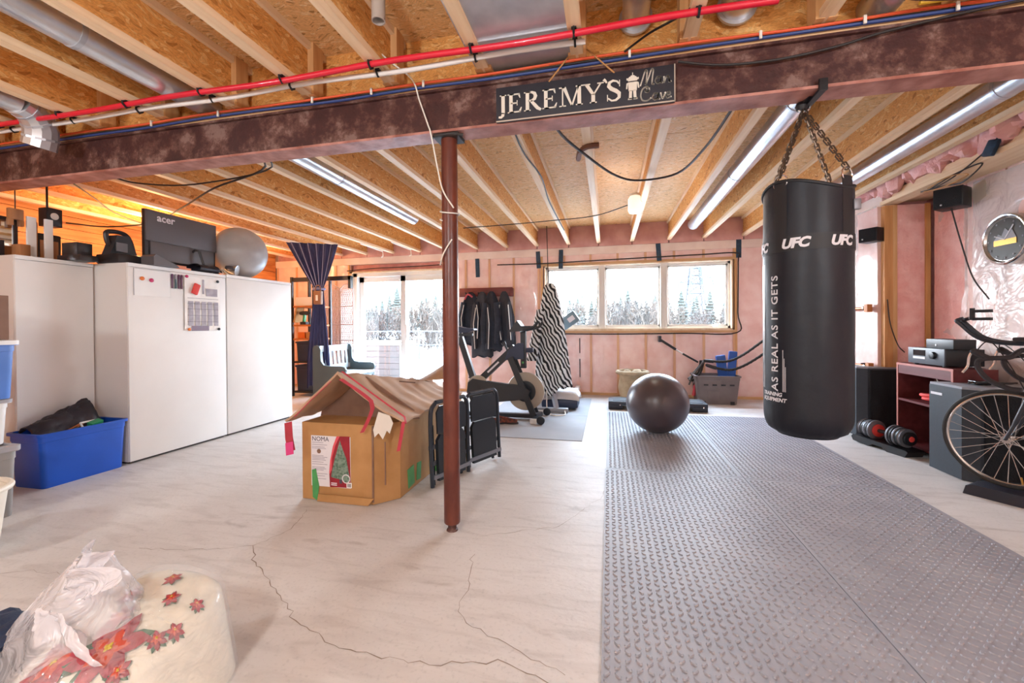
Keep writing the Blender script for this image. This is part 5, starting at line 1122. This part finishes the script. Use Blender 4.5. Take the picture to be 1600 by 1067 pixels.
# ---- adjustable dumbbell
ang = math.atan2(4.40-4.99, 2.66-2.50)
t = thing('adjustable_dumbbell', 'adjustable dumbbell with grey plates and red dials on its tray', 'dumbbell', (2.585, 4.72, 0), ang)
part('tray', G().prism([(-.29, .05), (-.27, .015), (-.10, .0), (-.05, .03), (.05, .03), (.10, .0), (.27, .0), (.30, .05), (.28, .062), (-.27, .075)], .17, (0, -.085, 0), (1, 0, 0), (0, 0, 1), cen=False).xf(Matrix.Translation((0, .17, 0))), 'weight_black', t)
for s_ in (-1, 1):
    for i in range(5): part('plate', G().lathe([(.085, 0), (.095-.004*i, .006), (.095-.004*i, .020), (.085, .024)], 24, (s_*(.085+i*.028), 0, .155), (s_, 0, 0)), ('weight_grey', 'weight_black')[i % 2], t)
    part('dial', G().lathe([(.06, 0), (.06, .022), (.045, .026)], 20, (s_*.228, 0, .155), (s_, 0, 0)), 'weight_black', t); part('dial_button', G().lathe([(.026, 0), (.024, .008)], 14, (s_*.252, 0, .155), (s_, 0, 0)), 'red_felt', t)
    part('inner_ring', G().lathe([(.06, 0), (.06, .014)], 18, (s_*.066, 0, .155), (s_, 0, 0)), 'red_felt', t)
part('handle', G().cyl((-.08, 0, .155), (.08, 0, .155), .018), 'rubber_dark', t)

# ---- bicycle: the front end is in view, pointing away
FA = RAD(127); t = thing('road_bicycle', 'road bicycle with drop handlebars, front wheel raised on a black block', 'bicycle', (2.617, 3.495, 0), FA); hz = .416
wh = part('front_wheel', G().tube([(.318*cos(q), 0, hz+.318*sin(q)) for q in [i*pi/36 for i in range(72)]], .0135, 8, True), 'tire', t)
part('rim', G().tube([(.300*cos(q), 0, hz+.300*sin(q)) for q in [i*pi/36 for i in range(72)]], .009, 8, True), 'rim_silver', wh)
part('hub', G().cyl((0, -.04, hz), (0, .04, hz), .016).cyl((0, -.034, hz), (0, -.028, hz), .026).cyl((0, .028, hz), (0, .034, hz), .026), 'rim_silver', wh)
for i in range(28):
    a = 2*pi*i/28; s_ = 1 if i % 2 else -1; b = a+s_*(1 if (i//2) % 2 else -1)*.9
    part('spoke', G().tube([(.024*cos(b), s_*.03, hz+.024*sin(b)), (.296*cos(a), s_*.002, hz+.296*sin(a))], .0022, 4, cap=False), 'spoke', wh)
part('valve', G().cyl((-.27*cos(.6)*.3, 0, hz-.29), (-.24*cos(.6)*.3, 0, hz-.24), .005), 'brass', wh)
for a, l in ((2.3, 0), (3.0, 1)): part('reflector', G().sphere((.22*cos(a), .0, hz+.22*sin(a)), .013, (1, .5, 1), 10, 8), 'bag_print', wh)
for s_ in (-1, 1): part('fork_blade', G().tube(smooth_path([(0, s_*.05, hz), (-.05, s_*.05, hz+.13), (-.12, s_*.045, hz+.36)]), [.010]*6+[.014]*6+[.017], 10), 'bike_frame', t)
part('fork_crown', G().tube([(-.115, -.05, hz+.365), (-.115, .05, hz+.365)], .022, 10), 'bike_frame', t)
part('head_tube', G().cyl((-.12, 0, hz+.36), (-.17, 0, hz+.55), .022), 'bike_frame', t)
part('stem', G().tube([(-.17, 0, hz+.56), (-.12, 0, hz+.60), (-.06, 0, hz+.60)], .017, 8), 'bike_frame', t)
for s_ in (1, -1):
    part('drop_bar', G().tube(smooth_path([(-.06, 0, hz+.60), (-.07, s_*.12, hz+.585), (-.06, s_*.19, hz+.56), (.02, s_*.205, hz+.55), (.075, s_*.205, hz+.53), (.07, s_*.205, hz+.47), (.02, s_*.21, hz+.405), (-.06, s_*.21, hz+.365), (-.12, s_*.21, hz+.36)], 5), .0155, 8), 'bar_tape', t)
    part('brake_hood', G().tube(smooth_path([(.03, s_*.205, hz+.55), (.07, s_*.205, hz+.575), (.105, s_*.205, hz+.60)]), [.018]*6+[.021]*6+[.016], 8), 'bar_tape', t)
    part('brake_lever', G().tube(smooth_path([(.10, s_*.205, hz+.60), (.118, s_*.205, hz+.55), (.125, s_*.205, hz+.49), (.15, s_*.205, hz+.445)]), .008, 6), 'rim_silver', t)
    part('aero_bar', G().tube(smooth_path([(-.12, s_*.07, hz+.645), (-.04, s_*.07, hz+.645), (.06, s_*.06, hz+.655), (.14, s_*.05, hz+.69), (.215, s_*.045, hz+.775), (.235, s_*.045, hz+.80), (.20, s_*.045, hz+.815)], 5), .013, 8), 'bike_frame', t)
    part('arm_pad', G().box((-.10, s_*.08, hz+.675), (.10, .07, .025), bev=.01), 'bar_tape', t)
part('phone_mount', G().box((.17, 0, hz+.845), (.015, .05, .085), bev=.004).box((.12, 0, hz+.865), (.09, .04, .02)).box((.12, 0, hz+.81), (.09, .04, .02)), 'rubber_dark', t)
for k, pts in enumerate(([(.10, .2, hz+.57), (.03, .18, hz+.66), (-.04, .1, hz+.5), (-.09, .04, hz+.33)], [(.10, -.2, hz+.57), (.06, -.1, hz+.64), (-.06, 0, hz+.55), (-.14, .03, hz+.42)])): part('brake_cable', G().tube(smooth_path(pts), .0035, 5), 'cable_black', t)
fr_a = RAD(-72)-FA     # the frame trails back beside the wall
def fp(s_, z, y=0): return (-.145+s_*cos(fr_a)-y*sin(fr_a), s_*sin(fr_a)+y*cos(fr_a), z)
part('top_tube', G().cyl(fp(0, hz+.53), fp(.55, hz+.50), .016), 'bike_frame', t); part('down_tube', G().cyl(fp(0, hz+.40), fp(.58, hz-.04), .020), 'bike_frame', t); part('seat_tube', G().cyl(fp(.58, hz-.04), fp(.53, hz+.62), .016), 'bike_frame', t)
part('saddle', G().tube([fp(.40, hz+.65), fp(.52, hz+.66), fp(.66, hz+.66)], [.02, .04, .07], 10), 'rubber_dark', t)
for s_ in (-1, 1): part('stay', G().cyl(fp(.58, hz-.04, s_*.03), fp(.98, hz-.02, s_*.06), .010), 'bike_frame', t); part('stay', G().cyl(fp(.545, hz+.45, s_*.02), fp(.98, hz-.02, s_*.06), .008), 'bike_frame', t)
part('rear_wheel', G().tube([fp(.98+.318*cos(q), hz-.02+.318*sin(q)) for q in [i*pi/24 for i in range(48)]], .014, 8, True), 'tire', t)
for s_ in (-1, 1): part('trainer_leg', G().tube([fp(.98, hz-.02, s_*.09), fp(.98, .02, s_*.24)], .018, 8), 'bike_frame', t)
t = thing('wheel_riser', 'black plastic block under the bicycle front wheel', 'block', (2.60, 3.52, 0), RAD(127)); part('block', G().prism([(-.22, 0), (.16, 0), (.145, .06), (.11, .075), (-.18, .075), (-.21, .06)], .18, (0, .09, 0), (1, 0, 0), (0, 0, 1)), 'step_black', t); part('badge', G().sphere((.155, .05, .03), .008, n=8, m=6), 'bag_print', t)

# ---- things on the right wall
t = thing('wall_clock', 'round silver-rimmed wall clock with a dark mountain face', 'clock', (XN-.075, 4.22, 1.675)); cz = .20
part('case', G().lathe([(.19, 0), (.205, .01), (.205, .06), (.185, .075), (.175, .06)], 40, (.02, 0, cz), (-1, 0, 0)), 'rim_silver', t); part('rim_band', G().tube([(-.05, .196*cos(i*pi/24), cz+.196*sin(i*pi/24)) for i in range(48)], .009, 6, True), 'chrome', t)
part('dial', G().lathe([(.172, 0), (.001, .001)], 40, (-.042, 0, cz), (-1, 0, 0)), 'clock_face', t)
part('mountain', G().prism([(-.10, .0), (-.06, .05), (-.03, .03), (.0, .09), (.03, .06), (.06, .075), (.10, .0)], .002, (-.0445, 0, cz), (0, -1, 0), (0, 0, 1)), 'speaker_top', t, False); part('grass_band', G().bb(-.047, -.044, -.10, .10, cz-.045, cz), 'brass', t, False)
for a, l in ((.4, .10), (2.2, .13)): part('hand', G().bar((-.049, 0, cz), (-.049, l*cos(a), cz+l*sin(a)), .004, .008), 'bag_print', t, False)
for i in range(12): part('hour_mark', G().sphere((-.046, .15*cos(i*pi/6), cz+.15*sin(i*pi/6)), .008, (.3, 1, 1), 8, 6), 'speaker_top', t)
def small_speaker(loc, rz, label, w=.20, h=.19, d=.17, bracket=.1):
    t = thing('wall_speaker', label, 'speaker', loc, rz, 'small wall speakers'); part('cabinet', G().bb(-d/2, d/2, -w/2, w/2, 0, h, .008), 'receiver_body', t); part('grille', G().bb(-d/2-.012, -d/2, -w/2+.008, w/2-.008, .008, h-.008, .006), 'speaker_grille', t); part('power_light', G().sphere((-d/2-.014, .04, .03), .008, n=8, m=6), 'bag_print', t); part('bracket', G().bar((d/2, 0, h*.5), (d/2+bracket, 0, h*.5), .03, .03), 'clamp_black', t)
    return t
small_speaker((3.05, 4.62, 2.235), RAD(38), 'small black wall speaker above the stereo, under the header board', .20, .18, .18)
small_speaker((2.73, 5.21, 2.06), RAD(35), 'small black wall speaker beside the punching bag', .17, .145, .14, .06)
cable([(3.03, 4.60, 2.235), (3.08, 4.56, 1.9), (3.12, 4.50, 1.6), (3.18, 4.42, 1.4)], .006, 'cable_black', 'speaker wire hanging down the plastic sheeting')
cable([(2.80, 4.60, 2.40), (2.78, 4.3, 2.36), (2.78, 4.1, 2.33), (2.80, 3.95, 2.42), (2.80, 4.2, 2.43), (2.79, 4.5, 2.38), (2.78, 4.2, 2.40), (2.79, 3.9, 2.50), (2.79, 3.72, 2.62)], .006, 'cable_black', 'coiled speaker wire looped under the header board')
cable([(2.79, 4.55, 2.385), (2.77, 4.3, 2.35), (2.78, 4.05, 2.37), (2.78, 4.25, 2.42), (2.79, 4.5, 2.40)], .005, 'twine', 'tan wire coil tangled with the black wires under the header')
cable([(2.84, 5.15, 1.45), (2.86, 5.14, 1.2), (2.92, 5.13, .98), (2.98, 5.13, .9)], .005, 'cable_black', 'thin dark wire on the wooden corner stud')
for z, y, l in ((1.365, 5.42, 'upper'), (.735, 5.40, 'lower')):
    t = thing('hose_valve', l+' pipe valve poking through the plastic beside the punching bag', 'valve', (2.75, y, z)); part('pipe', G().cyl((-.02, .25, .0), (-.02, -.08, 0), .018), 'copper', t); part('collar', G().cyl((-.02, -.08, 0), (-.02, -.11, 0), .028), 'rim_silver', t); part('wood_block', G().box((-.02, -.15, 0), (.05, .06, .085), bev=.004), 'wood_orange', t)
single('tape_wad', G().box((2.79, 3.86, 2.50), (.03, .09, .12), (.3, .2, .1), .012), 'tape_blue', 'wad of blue tape holding wires at the header end', 'tape')
# ------------------------------------------------------------------ foreground bags
mat('gift_cream', '#d8d0c0', .45, var=.08, vs=14, coat=.4)
mat('petal_red', '#a8263a', .45, col2='#7d1527', vs=26, coat=.3)
mat('petal_orange', '#b8452f', .5, coat=.3)
mat('leaf_green', '#3f6a4a', .5, col2='#2c5038', vs=30, coat=.3)
mat('seed_gold', '#c0a040', .5)
mat('glitter', '#efeae4', .25, var=.12, vs=40, coat=.6, bump=.5, bs=30)
mat('navy_fabric', '#1c2740', .85, bump=.4, bs=20)
film_mat('carrier_film', '#efe9ec', .42, .25, 9, .8)
film_mat('clear_wrap', '#ffffff', .16, .1, 16, 1.0)
t = thing('gift_bag', 'cream holiday gift bundle with red poinsettias under clear plastic', 'gift bag', (-1.50, 1.03, 0))
def gh(x, y):
    r = (abs(x/.25)**3.2+abs(y/.25)**3.2); return max(.0, (.295+.34*y-.10*abs(x)**1.5)*(max(0, 1-r))**.22)
def gb(a, b, off=0):
    """b: 0 rim at the floor .. 1 centre of the top"""
    u = 2*pi*a; q = 1-b**.55; e = .62; cx, sx = cos(u), sin(u); x = .25*q*math.copysign(abs(cx)**e, cx); y = .25*q*math.copysign(abs(sx)**e, sx)
    return V((x*(1+off), y*(1+off), (0.001 if b < .001 else gh(x*.999, y*.999)*(1+off)+.004*fbm(x*14, y*14))))
part('bundle', G().grid(gb, 64, 40), 'gift_cream', t, ang=80)
part('plastic_wrap', G().grid(lambda a, b: gb(a, b, .035)+V((0, 0, .008*fbm(a*20, b*9)+.004)), 64, 40), 'clear_wrap', t, ang=80)
def petal(u0, v0, a, l, w, m, nm='petal', off=.004):
    c, s_ = cos(a), sin(a); P = [(0, -.15*w), (.35*l, -.5*w), (.7*l, -.38*w), (l, 0), (.7*l, .38*w), (.35*l, .5*w), (0, .15*w)]
    g = G(); vs = []
    for x, y in [(.45*l, 0)]+P: X_, Y_ = max(-.215, min(.215, u0+x*c-y*s_)), max(-.205, min(.205, v0+x*s_+y*c)); vs.append(V((X_, Y_, gh(X_, Y_)+off+(.004 if not vs else 0))))
    g.add(vs, [(0, i+1, (i+1) % 7+1) for i in range(7)]); part(nm, g, m, t, True)
for (fx, fy, s_) in ((.07, -.10, 1.15), (-.06, -.15, .9), (.17, -.04, .32), (.15, -.13, .36), (.10, .06, .3), (.03, .12, .34), (-.05, .04, .4), (.18, .08, .24), (.19, .0, .28), (.0, -.02, .45)):
    for k in range(5): petal(fx, fy, k*2*pi/5+.3+fx*7, .095*s_, .045*s_, 'leaf_green', 'leaf', .006)
    for k in range(6): petal(fx, fy, k*2*pi/6+fx*9, .088*s_, .052*s_, 'petal_red', off=.009)
    for k in range(5): petal(fx, fy, k*2*pi/5+.5, .048*s_, .03*s_, 'petal_orange', 'inner_petal', .012)
    for k in range(4): petal(fx, fy, k*pi/2, .012*s_, .010*s_, 'seed_gold', 'flower_centre', .015)
t = thing('carrier_bag', 'tied translucent white plastic carrier bag in the foreground', 'plastic bag', (-1.67, 1.01, 0))
def cb(a, b):
    u = 2*pi*a; z = .47*b
    r = .21*(1-b**1.6)+.045+.02*fbm(cos(u)*2, sin(u)*2, b*4); r *= 1+.10*sin(5*u+4*b)*b
    return (r*1.15*cos(u)+.06*b*b, r*.8*sin(u), z)
part('bag', G().grid(cb, 48, 36), 'carrier_film', t, ang=80)
def ear(cx, cz, w, h, tl, yy, seed): return G().grid(lambda a, b: (.06+cx*b+w*(a-.5)*(.5+b*.7)+tl*b*b, yy+.03*sin(7*a+seed)*b+.015*fbm(a*4, b*4, seed), .37+h*b+.02*sin(5*a)*b), 14, 14, .001)
part('handle_ear', ear(.02, 0, .07, .15, .03, -.03, 1), 'carrier_film', t, ang=80); part('handle_ear', ear(.08, 0, .17, .10, .03, -.06, 3), 'carrier_film', t, ang=80); part('handle_ear', ear(.06, 0, .20, -.09, .05, -.11, 5), 'carrier_film', t, ang=80); part('knot', G().sphere((.06, -.02, .37), .045, (1.2, 1, .8), 16, 12), 'carrier_film', t)
single('red_ribbon', G().tube(smooth_path([(-1.55, .90, .14), (-1.52, .89, .19), (-1.49, .90, .17), (-1.5, .9, .12)]), .014, 6), 'tape_red', 'red ribbon loop inside the plastic carrier bag', 'ribbon')
single('dark_parcel', G().bb(-1.80, -1.66, .95, 1.12, .0, .2, .02), 'bag_strap', 'dark parcel inside the plastic carrier bag', 'parcel')
single('navy_bag', G().grid(lambda a, b: (-1.99+.22*a*(1-.1*b)+.0, .90+.16*sin(2*pi*b)*.6+.08*b, .25*sin(pi*min(1, b*1.05))**.6+.02*fbm(a*5, b*5)), 18, 20, .012), 'navy_fabric', 'navy fabric bag at the lower left corner', 'bag', ang=70)
# ------------------------------------------------------------------ outside the glass
mat('snow', '#8f9297', .9, var=.05, vs=.2)
mat('conifer', '#20261f', .95, col2='#171b18', vs=3)
mat('twig', '#241f1b', .95)
mat('twig_tan', '#2f2720', .95)
mat('bark', '#332c28', .9)
mat('pylon_steel', '#1c1f24', .7)
mat('fence_metal', '#25272a', .6)
mat('deck_board', '#38332f', .8)
single('snowy_ground', G().grid(lambda a, b: (-320+640*a, 7.72+400*b, -.12+.02*fbm(a*30, b*40)), 40, 40), 'snow', 'snow-covered ground outside the windows', 'ground', kind='structure')
def conifer(x, y, h, seed, label):
    r = random.Random(seed); t = thing('conifer_tree', label, 'tree', (x, y, -.15), group='trees beyond the fence'); g = G(); n = max(12, int(h*2.2))
    for i in range(n):
        q = i/n; z = h*(.12+.86*q); rad = h*.21*(1-q)**.8+.09; k = 9
        vs = [(0, 0, z+h*.09)]+[((rad*r.uniform(.8, 1.15))*cos(2*pi*j/k+i), (rad*r.uniform(.8, 1.15))*sin(2*pi*j/k+i), z-h*.03*r.uniform(.3, 1.4)) for j in range(k)]
        g.add(vs, [(0, j+1, (j+1) % k+1) for j in range(k)]+[tuple(range(k, 0, -1))])
    part('crown', g, 'conifer', t, False); part('trunk', G().cyl((0, 0, 0), (0, 0, h*.9), .05*h**.5, .01, 6), 'bark', t)
rr = random.Random(11)
for i in range(128):
    x = -62+.97*i+rr.uniform(-.15, .15); y = 63+((i*3) % 4)*4+rr.uniform(-.3, .3); h = rr.uniform(4.2, 7.2)+(1.6 if i % 9 == 0 else 0)
    if not (-52 < x < -17 or -14 < x < 24): continue
    conifer(x, y, h, i, 'dark conifer on the snowy tree line beyond the windows')
def shrub(x, y, h, seed, m, label):
    r = random.Random(seed); t = thing('bare_shrub', label, 'shrub', (x, y, -.14), group='bare shrubs in the field'); g = G()
    for i in range(26):
        a = r.uniform(0, 2*pi); l = h*r.uniform(.6, 1.05); sp = r.uniform(.1, .42)*h; e = V((cos(a)*sp, sin(a)*sp, l)); mid = e*.5+V((r.uniform(-.1, .1), r.uniform(-.1, .1), .08*l)); g.tube([(0, 0, 0), mid, e], [.03, .02, .006], 3, cap=False)
        for k in range(4):
            b = mid+(e-mid)*r.uniform(-.4, .8); d = V((r.uniform(-.3, .3), r.uniform(-.3, .3), r.uniform(.1, .45)))*h*.5; g.tube([b, b+d], [.016, .005], 3, cap=False)
    part('branches', g, m, t, False)
    c = G(); vs, fs = [], []
    for k in range(420):
        a, q, zz = r.uniform(0, 2*pi), sqrt(r.random()), r.random(); rad = h*.5*q*(1-.35*zz); p = V((rad*cos(a), rad*sin(a), h*zz*.92)); d = V((r.uniform(-.5, .5), r.uniform(-.5, .5), r.uniform(.2, 1))).normalized()*h*.16; w = d.cross(V((r.uniform(-1, 1), r.uniform(-1, 1), .1))).normalized()*.018*h; o = len(vs)
        vs += [p-w, p+w, p+d]; fs.append((o, o+1, o+2))
    c.v = [tuple(p) for p in vs]; c.f = fs; part('twig_mass', c, m, t, False, kind='stuff')
for i in range(60):
    x = -34+1.0*i+rr.uniform(-.2, .2); y = 22+((i*3) % 4)*4+rr.uniform(-.3, .3)
    if not (-24 < x < -4 or -6 < x < 12): continue
    shrub(x, y, rr.uniform(1.5, 3.0), i+100, ('twig_tan', 'twig')[i % 2], 'bare brown shrub in the snowy field outside the glass')
# wire fence
for k in range(9):
    x = -17.5+2.6*k; t = thing('fence_post', 'dark metal fence post in the snow outside the patio door', 'fence post', (x, 15.0, -.13), group='field fence posts'); part('post', G().cyl((0, 0, 0), (0, 0, 1.25), .045, n=10), 'fence_metal', t); part('cap', G().sphere((0, 0, 1.25), .05, n=10, m=6), 'fence_metal', t)
for z, l in ((1.02, 'upper'), (.50, 'lower')): single('fence_rail', G().cyl((-18, 15.0, z), (4, 15.0, z), .022, n=8), 'fence_metal', l+' thin rail of the field fence seen through the patio door', 'fence rail')
t = thing('deck_box', 'grey boarded deck box with snow on top outside the patio door', 'deck box', (-5.75, 9.6, -.13))
for i in range(6): part('board', G().bb(-.9, .85, -.32, -.30, .02+.145*i, .155+.145*i), 'deck_board', t, False)
part('box', G().bb(-.88, .83, -.30, .5, 0, .88), 'deck_board', t, False); part('snow_cap', G().bb(-.92, .87, -.34, .54, .88, .97, .03), 'snow', t)
# lattice pylon and lines
PX, PY = 22.3, 118.0
t = thing('transmission_pylon', 'steel lattice electricity pylon on the horizon in the right-hand pane', 'pylon', (PX, PY, 0)); hw_ = lambda z: 2.8-1.7*min(1, z/16)-.2*max(0, z-16)/8
for sx in (-1, 1):
    for sy in (-1, 1): part('leg', G().tube([(sx*hw_(z), sy*hw_(z), z) for z in (0, 6, 12, 17.5, 27)], .28, 5), 'pylon_steel', t)
br = G(); zs = [0, 3.5, 6.6, 9.4, 11.9, 14.1, 16, 17.6, 19.4, 21.4, 23.4, 25.4]
for a, b in zip(zs[:-1], zs[1:]):
    for sy in (-1, 1):
        br.tube([(-hw_(a), sy*hw_(a), a), (hw_(b), sy*hw_(b), b)], .2, 4).tube([(hw_(a), sy*hw_(a), a), (-hw_(b), sy*hw_(b), b)], .2, 4).tube([(-hw_(b), sy*hw_(b), b), (hw_(b), sy*hw_(b), b)], .18, 4)
    for sx in (-1, 1): br.tube([(sx*hw_(a), -hw_(a), a), (sx*hw_(b), hw_(b), b)], .18, 4)
part('lattice_bracing', br, 'pylon_steel', t, False, kind='stuff')
for s_ in (-1, 1):
    part('cross_arm', G().tube([(s_*1.2, 0, 12.6), (s_*4.0, 0, 12.8+s_*.6)], .22, 4).tube([(s_*1.2, 0, 14.0), (s_*4.0, 0, 12.8+s_*.6)], .22, 4), 'pylon_steel', t, False); part('insulator', G().tube([(s_*4.0, 0, 12.8+s_*.6), (s_*4.4, 0, 10.8+s_*.6)], .2, 5), 'pylon_steel', t)
for k, (z, y, dz) in enumerate(((13.0, 118, 2.5), (14.6, 119, 2.8), (16.4, 117, 3.0), (10.6, 118, 2.0), (11.6, 121, 2.2), (19.0, 118, 3))):
    single('power_line', G().tube([(-130+8*i, y, z+dz*(((i-10)/10)**2-.4)) for i in range(21)]+[(PX+6, y, z+dz*.6)], .085, 4), 'pylon_steel', ('lowest but three', 'third', 'second', 'lowest', 'second lowest', 'topmost')[k]+' power line crossing the sky behind the windows', 'power line')
# ------------------------------------------------------------------ bare-bulb lamp holders
mat('porcelain', '#f2efe8', .25)
mat('jar_shade', '#f4ede2', .3, emit=.45, ecol='#fff2e0')
mat('jar_glass', '#fff6e6', .3, emit=6, ecol='#fff0d8')
def lamp_holder(loc, power, label, col=(1, .86, .72), group='ceiling lamp holders'):
    t = thing('ceiling_lamp', label, 'lamp', loc, group=group)
    part('lamp_holder', G().lathe([(.055, .09), (.06, .075), (.05, .05), (.03, .045), (.03, .02)], 20), 'porcelain', t)
    part('bulb', G().lathe([(.014, .03), (.022, .01), (.03, -.015), (.032, -.035), (.024, -.058), (.004, -.066)], 18), 'jar_glass', t)
    l = bpy.data.lights.new('bulb_light', 'POINT'); o = bpy.data.objects.new('bulb_light', l); COL.objects.link(o)
    l.energy = power; l.color = col; l.shadow_soft_size = .12; o.parent = t; o.location = (0, 0, -.14)
    return t
t = lamp_holder((.31, 5.05, 2.62), 7, 'lit white jar-shaped ceiling lamp between the joists in front of the window', (1, .9, .78))
part('glass_jar', G().lathe([(.06, .06), (.078, .03), (.08, -.10), (.065, -.125), (.03, -.13)], 24), 'jar_shade', t)
for x, y, pw, l in ((-.9, -1.0, 78, 'added fill bulb on a cord behind the camera, near the middle'), (1.9, -.7, 75, 'added fill bulb on a cord behind the camera, at the right'), (-3.7, -.5, 50, 'added fill bulb on a cord behind the camera, at the left')):  # unseen bulbs, added to brighten the near floor, beam and ceiling
    t = lamp_holder((x, y, 2.25), pw, l, (.90, .96, 1), group='added fill bulbs behind the camera')
    part('cord', G().cyl((0, 0, .09), (0, 0, 2.92-2.25), .006, n=8), 'cable_white', t)
lamp_holder((-5.6, 4.2, 2.58), 50, 'warm ceiling lamp behind the white cabinets', (1, .58, .26))
lamp_holder((-6.0, 6.2, 2.58), 18, 'warm ceiling lamp over the shelving corner', (1, .58, .26))
